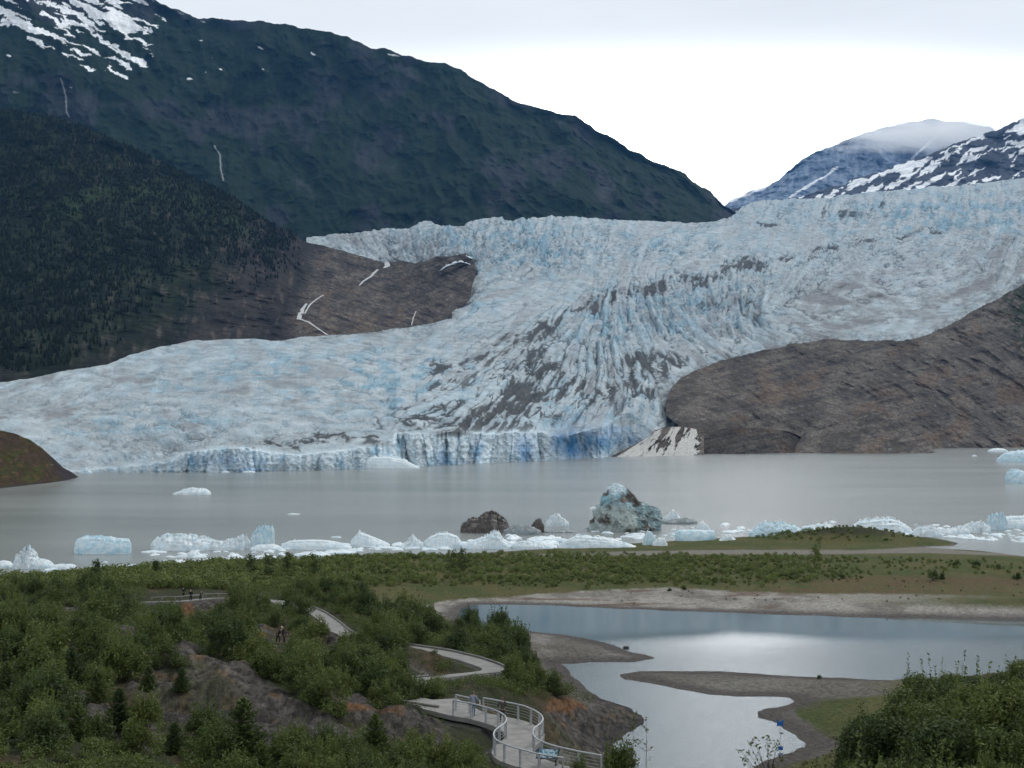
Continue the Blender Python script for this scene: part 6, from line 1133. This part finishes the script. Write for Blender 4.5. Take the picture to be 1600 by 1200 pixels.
def person(P, H, rz, label, jacket, trouser, hair, stride=.12, arms=((.25, .1), (.25, .1)), seat=False, cap=None, bend=0., bag=None, group=None):
    k = H/1.75; e = empty('person', tuple(P), rz); jm, tm, hm, sm = plain('jacket_cloth', jacket, .85, .15, 6), plain('trouser_cloth', trouser, .85, .15, 6), plain('hair_strands', hair, .8, .2, 14), plain('shoe_leather', (.03, .028, .026), .6)
    hz = .92 if not seat else .48; lean = bend
    sp = lambda f: Vector((0, -lean*f, hz+f*.50*(1-lean*.3)))
    pel, wst, chs, nek = sp(0), sp(.38), sp(.85), sp(1.02); hd0, hd1 = nek+Vector((0, -.02-lean*.1, .10)), nek+Vector((0, -.035-lean*.15, .24))
    if seat: legs = [[Vector((s*.09, 0, hz)), Vector((s*.11, -.42, hz+.02)), Vector((s*.12, -.45, .08))] for s in (-1, 1)]
    else: legs = [[Vector((s*.09, 0, hz-.03)), Vector((s*.10, -s*stride*.9-.03, .50)), Vector((s*.10, -s*stride*1.1+.03, .09))] for s in (-1, 1)]
    arm = []
    for s, (fw, out) in zip((-1, 1), arms):
        sh = chs+Vector((s*.185, 0, .02)); el = sh+Vector((s*(.05+out*.3), -fw*.35+.03, -.28)); wr = el+Vector((s*(-.02), -fw*.75, -.24+fw*.30)); hd = wr+Vector((-s*.005, -fw*.08, -.085)); arm.append((sh, el, wr, hd))
    b = ([], [], []); S = k
    v0 = chain(b, [pel*S], [(.13*S, .10*S)]); v1 = chain(b, [wst*S, chs*S], [(.12*S, .09*S), (.15*S, .10*S)], v0); v2 = chain(b, [nek*S, hd0*S, (hd0.lerp(hd1, .5))*S, hd1*S], [.055*S, .075*S, .098*S, .07*S], v1)
    for L in legs: ft = L[2]+Vector((0, -.16, -.04)); chain(b, [L[0]*S, L[1]*S, L[2]*S, ft*S], [.085*S, .055*S, .04*S, .035*S], v0)
    for sh, el, wr, hd in arm:
        w = chain(b, [sh*S, el*S, wr*S, hd*S], [.055*S, .040*S, .027*S, (.036*S, .018*S)], v1); side = 1 if sh.x > 0 else -1
        for f in range(4): a = (f-1.5)*.016; L = (.062, .072, .068, .054)[f]; chain(b, [(hd+Vector((0, a, -.035)))*S, (hd+Vector((-side*.006, a*1.2, -.035-L*.55)))*S, (hd+Vector((-side*.02, a*1.2, -.03-L)))*S], [.009*S, .0085*S, .007*S], w)
        chain(b, [(hd+Vector((0, -.03, .0)))*S, (hd+Vector((-side*.01, -.055, -.03)))*S], [.010*S, .009*S], w)
    skinned('body', *b, SKIN, e)
    nose = MB(); hc = hd0.lerp(hd1, .45)*S; nose.add([hc+Vector((-.015, -.088*S, -.02)), hc+Vector((.015, -.088*S, -.02)), hc+Vector((0, -.118*S, -.022)), hc+Vector((0, -.088*S, .03))], [(0, 1, 2), (0, 2, 3), (1, 3, 2)]); nose.build('face', SKIN, e)
    b = ([], [], []); v0 = chain(b, [(pel+Vector((0, 0, -.06)))*S, pel.lerp(wst, .5)*S, wst.lerp(chs, .4)*S, chs*S, (chs.lerp(nek, .75))*S], [(.175*S, .135*S), (.165*S, .125*S), (.16*S, .12*S), (.175*S, .125*S), (.075*S, .075*S)])
    for sh, el, wr, hd in arm: chain(b, [sh*S, el*S, wr.lerp(el, .08)*S], [.078*S, .060*S, .045*S], 3)
    skinned('jacket', *b, jm, e)
    b = ([], [], []); v0 = chain(b, [(pel+Vector((0, 0, .02)))*S], [(.155*S, .12*S)])
    for L in legs: chain(b, [(L[0]+Vector((0, 0, -.08 if not seat else 0)))*S, L[1]*S, (L[2]+Vector((0, 0, .02)))*S], [.098*S, .072*S, .058*S], v0)
    skinned('trousers', *b, tm, e)
    for L in legs: b = ([], [], []); a = L[2]; chain(b, [(a+Vector((0, .03, -.03)))*S, (a+Vector((0, -.08, -.045)))*S, (a+Vector((0, -.17, -.055)))*S], [.045*S, .045*S, .035*S]); skinned('shoe', *b, sm, e)
    b = ([], [], []); chain(b, [(hd1+Vector((0, .03, -.01)))*S, (hd1+Vector((0, .045, -.09)))*S, (hd0+Vector((0, .05, .0)))*S], [.092*S, .09*S, .06*S]); skinned('hair', *b, hm, e)
    if cap: b = ([], [], []); chain(b, [(hd1+Vector((0, .0, .02)))*S, (hd1+Vector((0, -.06, .0)))*S, (hd1+Vector((0, -.13, -.02)))*S], [.10*S, .08*S, .03*S]); skinned('cap', *b, plain('cap_cloth', cap, .8, .1), e)
    if bag is not None: b = MB(); c = (arm[0][3])*S; b.box((c.x-.03, c.y-.03, c.z-.10), (.03, .24, .30), .2); o = b.build('folded_paper', plain('white_paper', (.75, .76, .78), .7, .03)); o.matrix_world = Matrix.Translation(e.location) @ Matrix.Rotation(rz, 4, 'Z'); tag(o, 'white folded paper held low by the person in jeans on the boardwalk', 'paper')
    tag(e, label, 'person', group); return e
person(on(739.5, 1118.5, DECKZ+.0), 1.80, math.pi-.3, 'person in light grey-blue jacket and blue jeans on the boardwalk', (.27, .30, .40), (.10, .17, .27), (.07, .04, .03), .06, ((.5, .15), (.3, .25)), bag=1)
person(on(785, 1128.5, DECKZ), 1.80, math.pi+.25, 'person in dark brown jacket and dark trousers at the right handrail', (.075, .065, .062), (.035, .035, .04), (.05, .03, .025), .10, ((.6, .1), (.6, .1)))
g4 = lambda x, y, z=4.52: on(x, y, z)
person(g4(298, 940), 1.80, .3, 'person in black coat with fair hair standing at the distant viewing deck', (.012, .012, .014), (.015, .015, .018), (.55, .40, .14), .05, ((.7, .1), (.3, .1)))
person(g4(279, 938)+np.array([0, 3.0, 0]), 1.62, 2.8, 'dark figure at the left of the distant viewing deck, partly hidden', (.015, .016, .02), (.02, .02, .02), (.03, .02, .02), .03)
person(g4(313, 940), 1.60, .9, 'person in dark green jacket beside the pale posts of the deck', (.02, .028, .022), (.02, .02, .02), (.16, .10, .04), .03, ((.8, .1), (.8, .1)), bend=.15)
pt = hit(444, 1007); pt[2] = gz(pt[0], pt[1])
person(pt, 1.75, -.5, 'person in black with a pale cap bending forward on the trail', (.014, .014, .018), (.016, .016, .02), (.5, .42, .30), .16, ((.8, .1), (.6, .2)), cap=(.62, .58, .5), bend=.25)
pt = hit(433, 1007); pt[2] = gz(pt[0], pt[1])
person(pt+np.array([0, .5, 0]), 1.62, 1.2, 'stooping person in dark purple jacket beside the one with a pale cap', (.035, .025, .035), (.02, .02, .024), (.14, .07, .05), .12, ((.8, .1), (.8, .1)), bend=.35)
b = ([], [], []); pk = on(782, 1153.5, DECKZ); chain(b, [(0, 0, .12), (0, 0, .3), (0, 0, .46)], [.15, .16, .10]); o = skinned('backpack', *b, plain('black_pack_cloth', (.02, .02, .022), .8, .3, 9), None); o.location = tuple(pk+np.array([0, 0, 0])); tag(o, 'small black pack standing against the left handrail', 'backpack')
# boulder on the tip of the upper sandbar
def boulder(px, py, s, label, seed):
    bm = bmesh.new(); bmesh.ops.create_icosphere(bm, subdivisions=4, radius=1)
    for v in bm.verts: n = float(fbm(v.co.x*1.2+seed, v.co.y*1.2, v.co.z*1.2, o=4, seed=3)); v.co *= 1+.5*n; v.co.z *= .6
    me = bpy.data.meshes.new('boulder'); bm.to_mesh(me); bm.free(); me.materials.append(plain('dark_wet_rock', (.05, .046, .045), .8, .4, 2)); o = mobj('boulder', me); p = on(px, py, 0); p[2] = max(0, gz(p[0], p[1])); o.location = tuple(p+np.array([0, 0, s*.25])); o.scale = (s, s*.8, s); tag(o, label, 'boulder')
boulder(978, 1013, .38, 'lone dark boulder at the waterline of the upper sandbar', 1)
boulder(713, 971, .22, 'small dark stone by the left tip of the pond', 4)
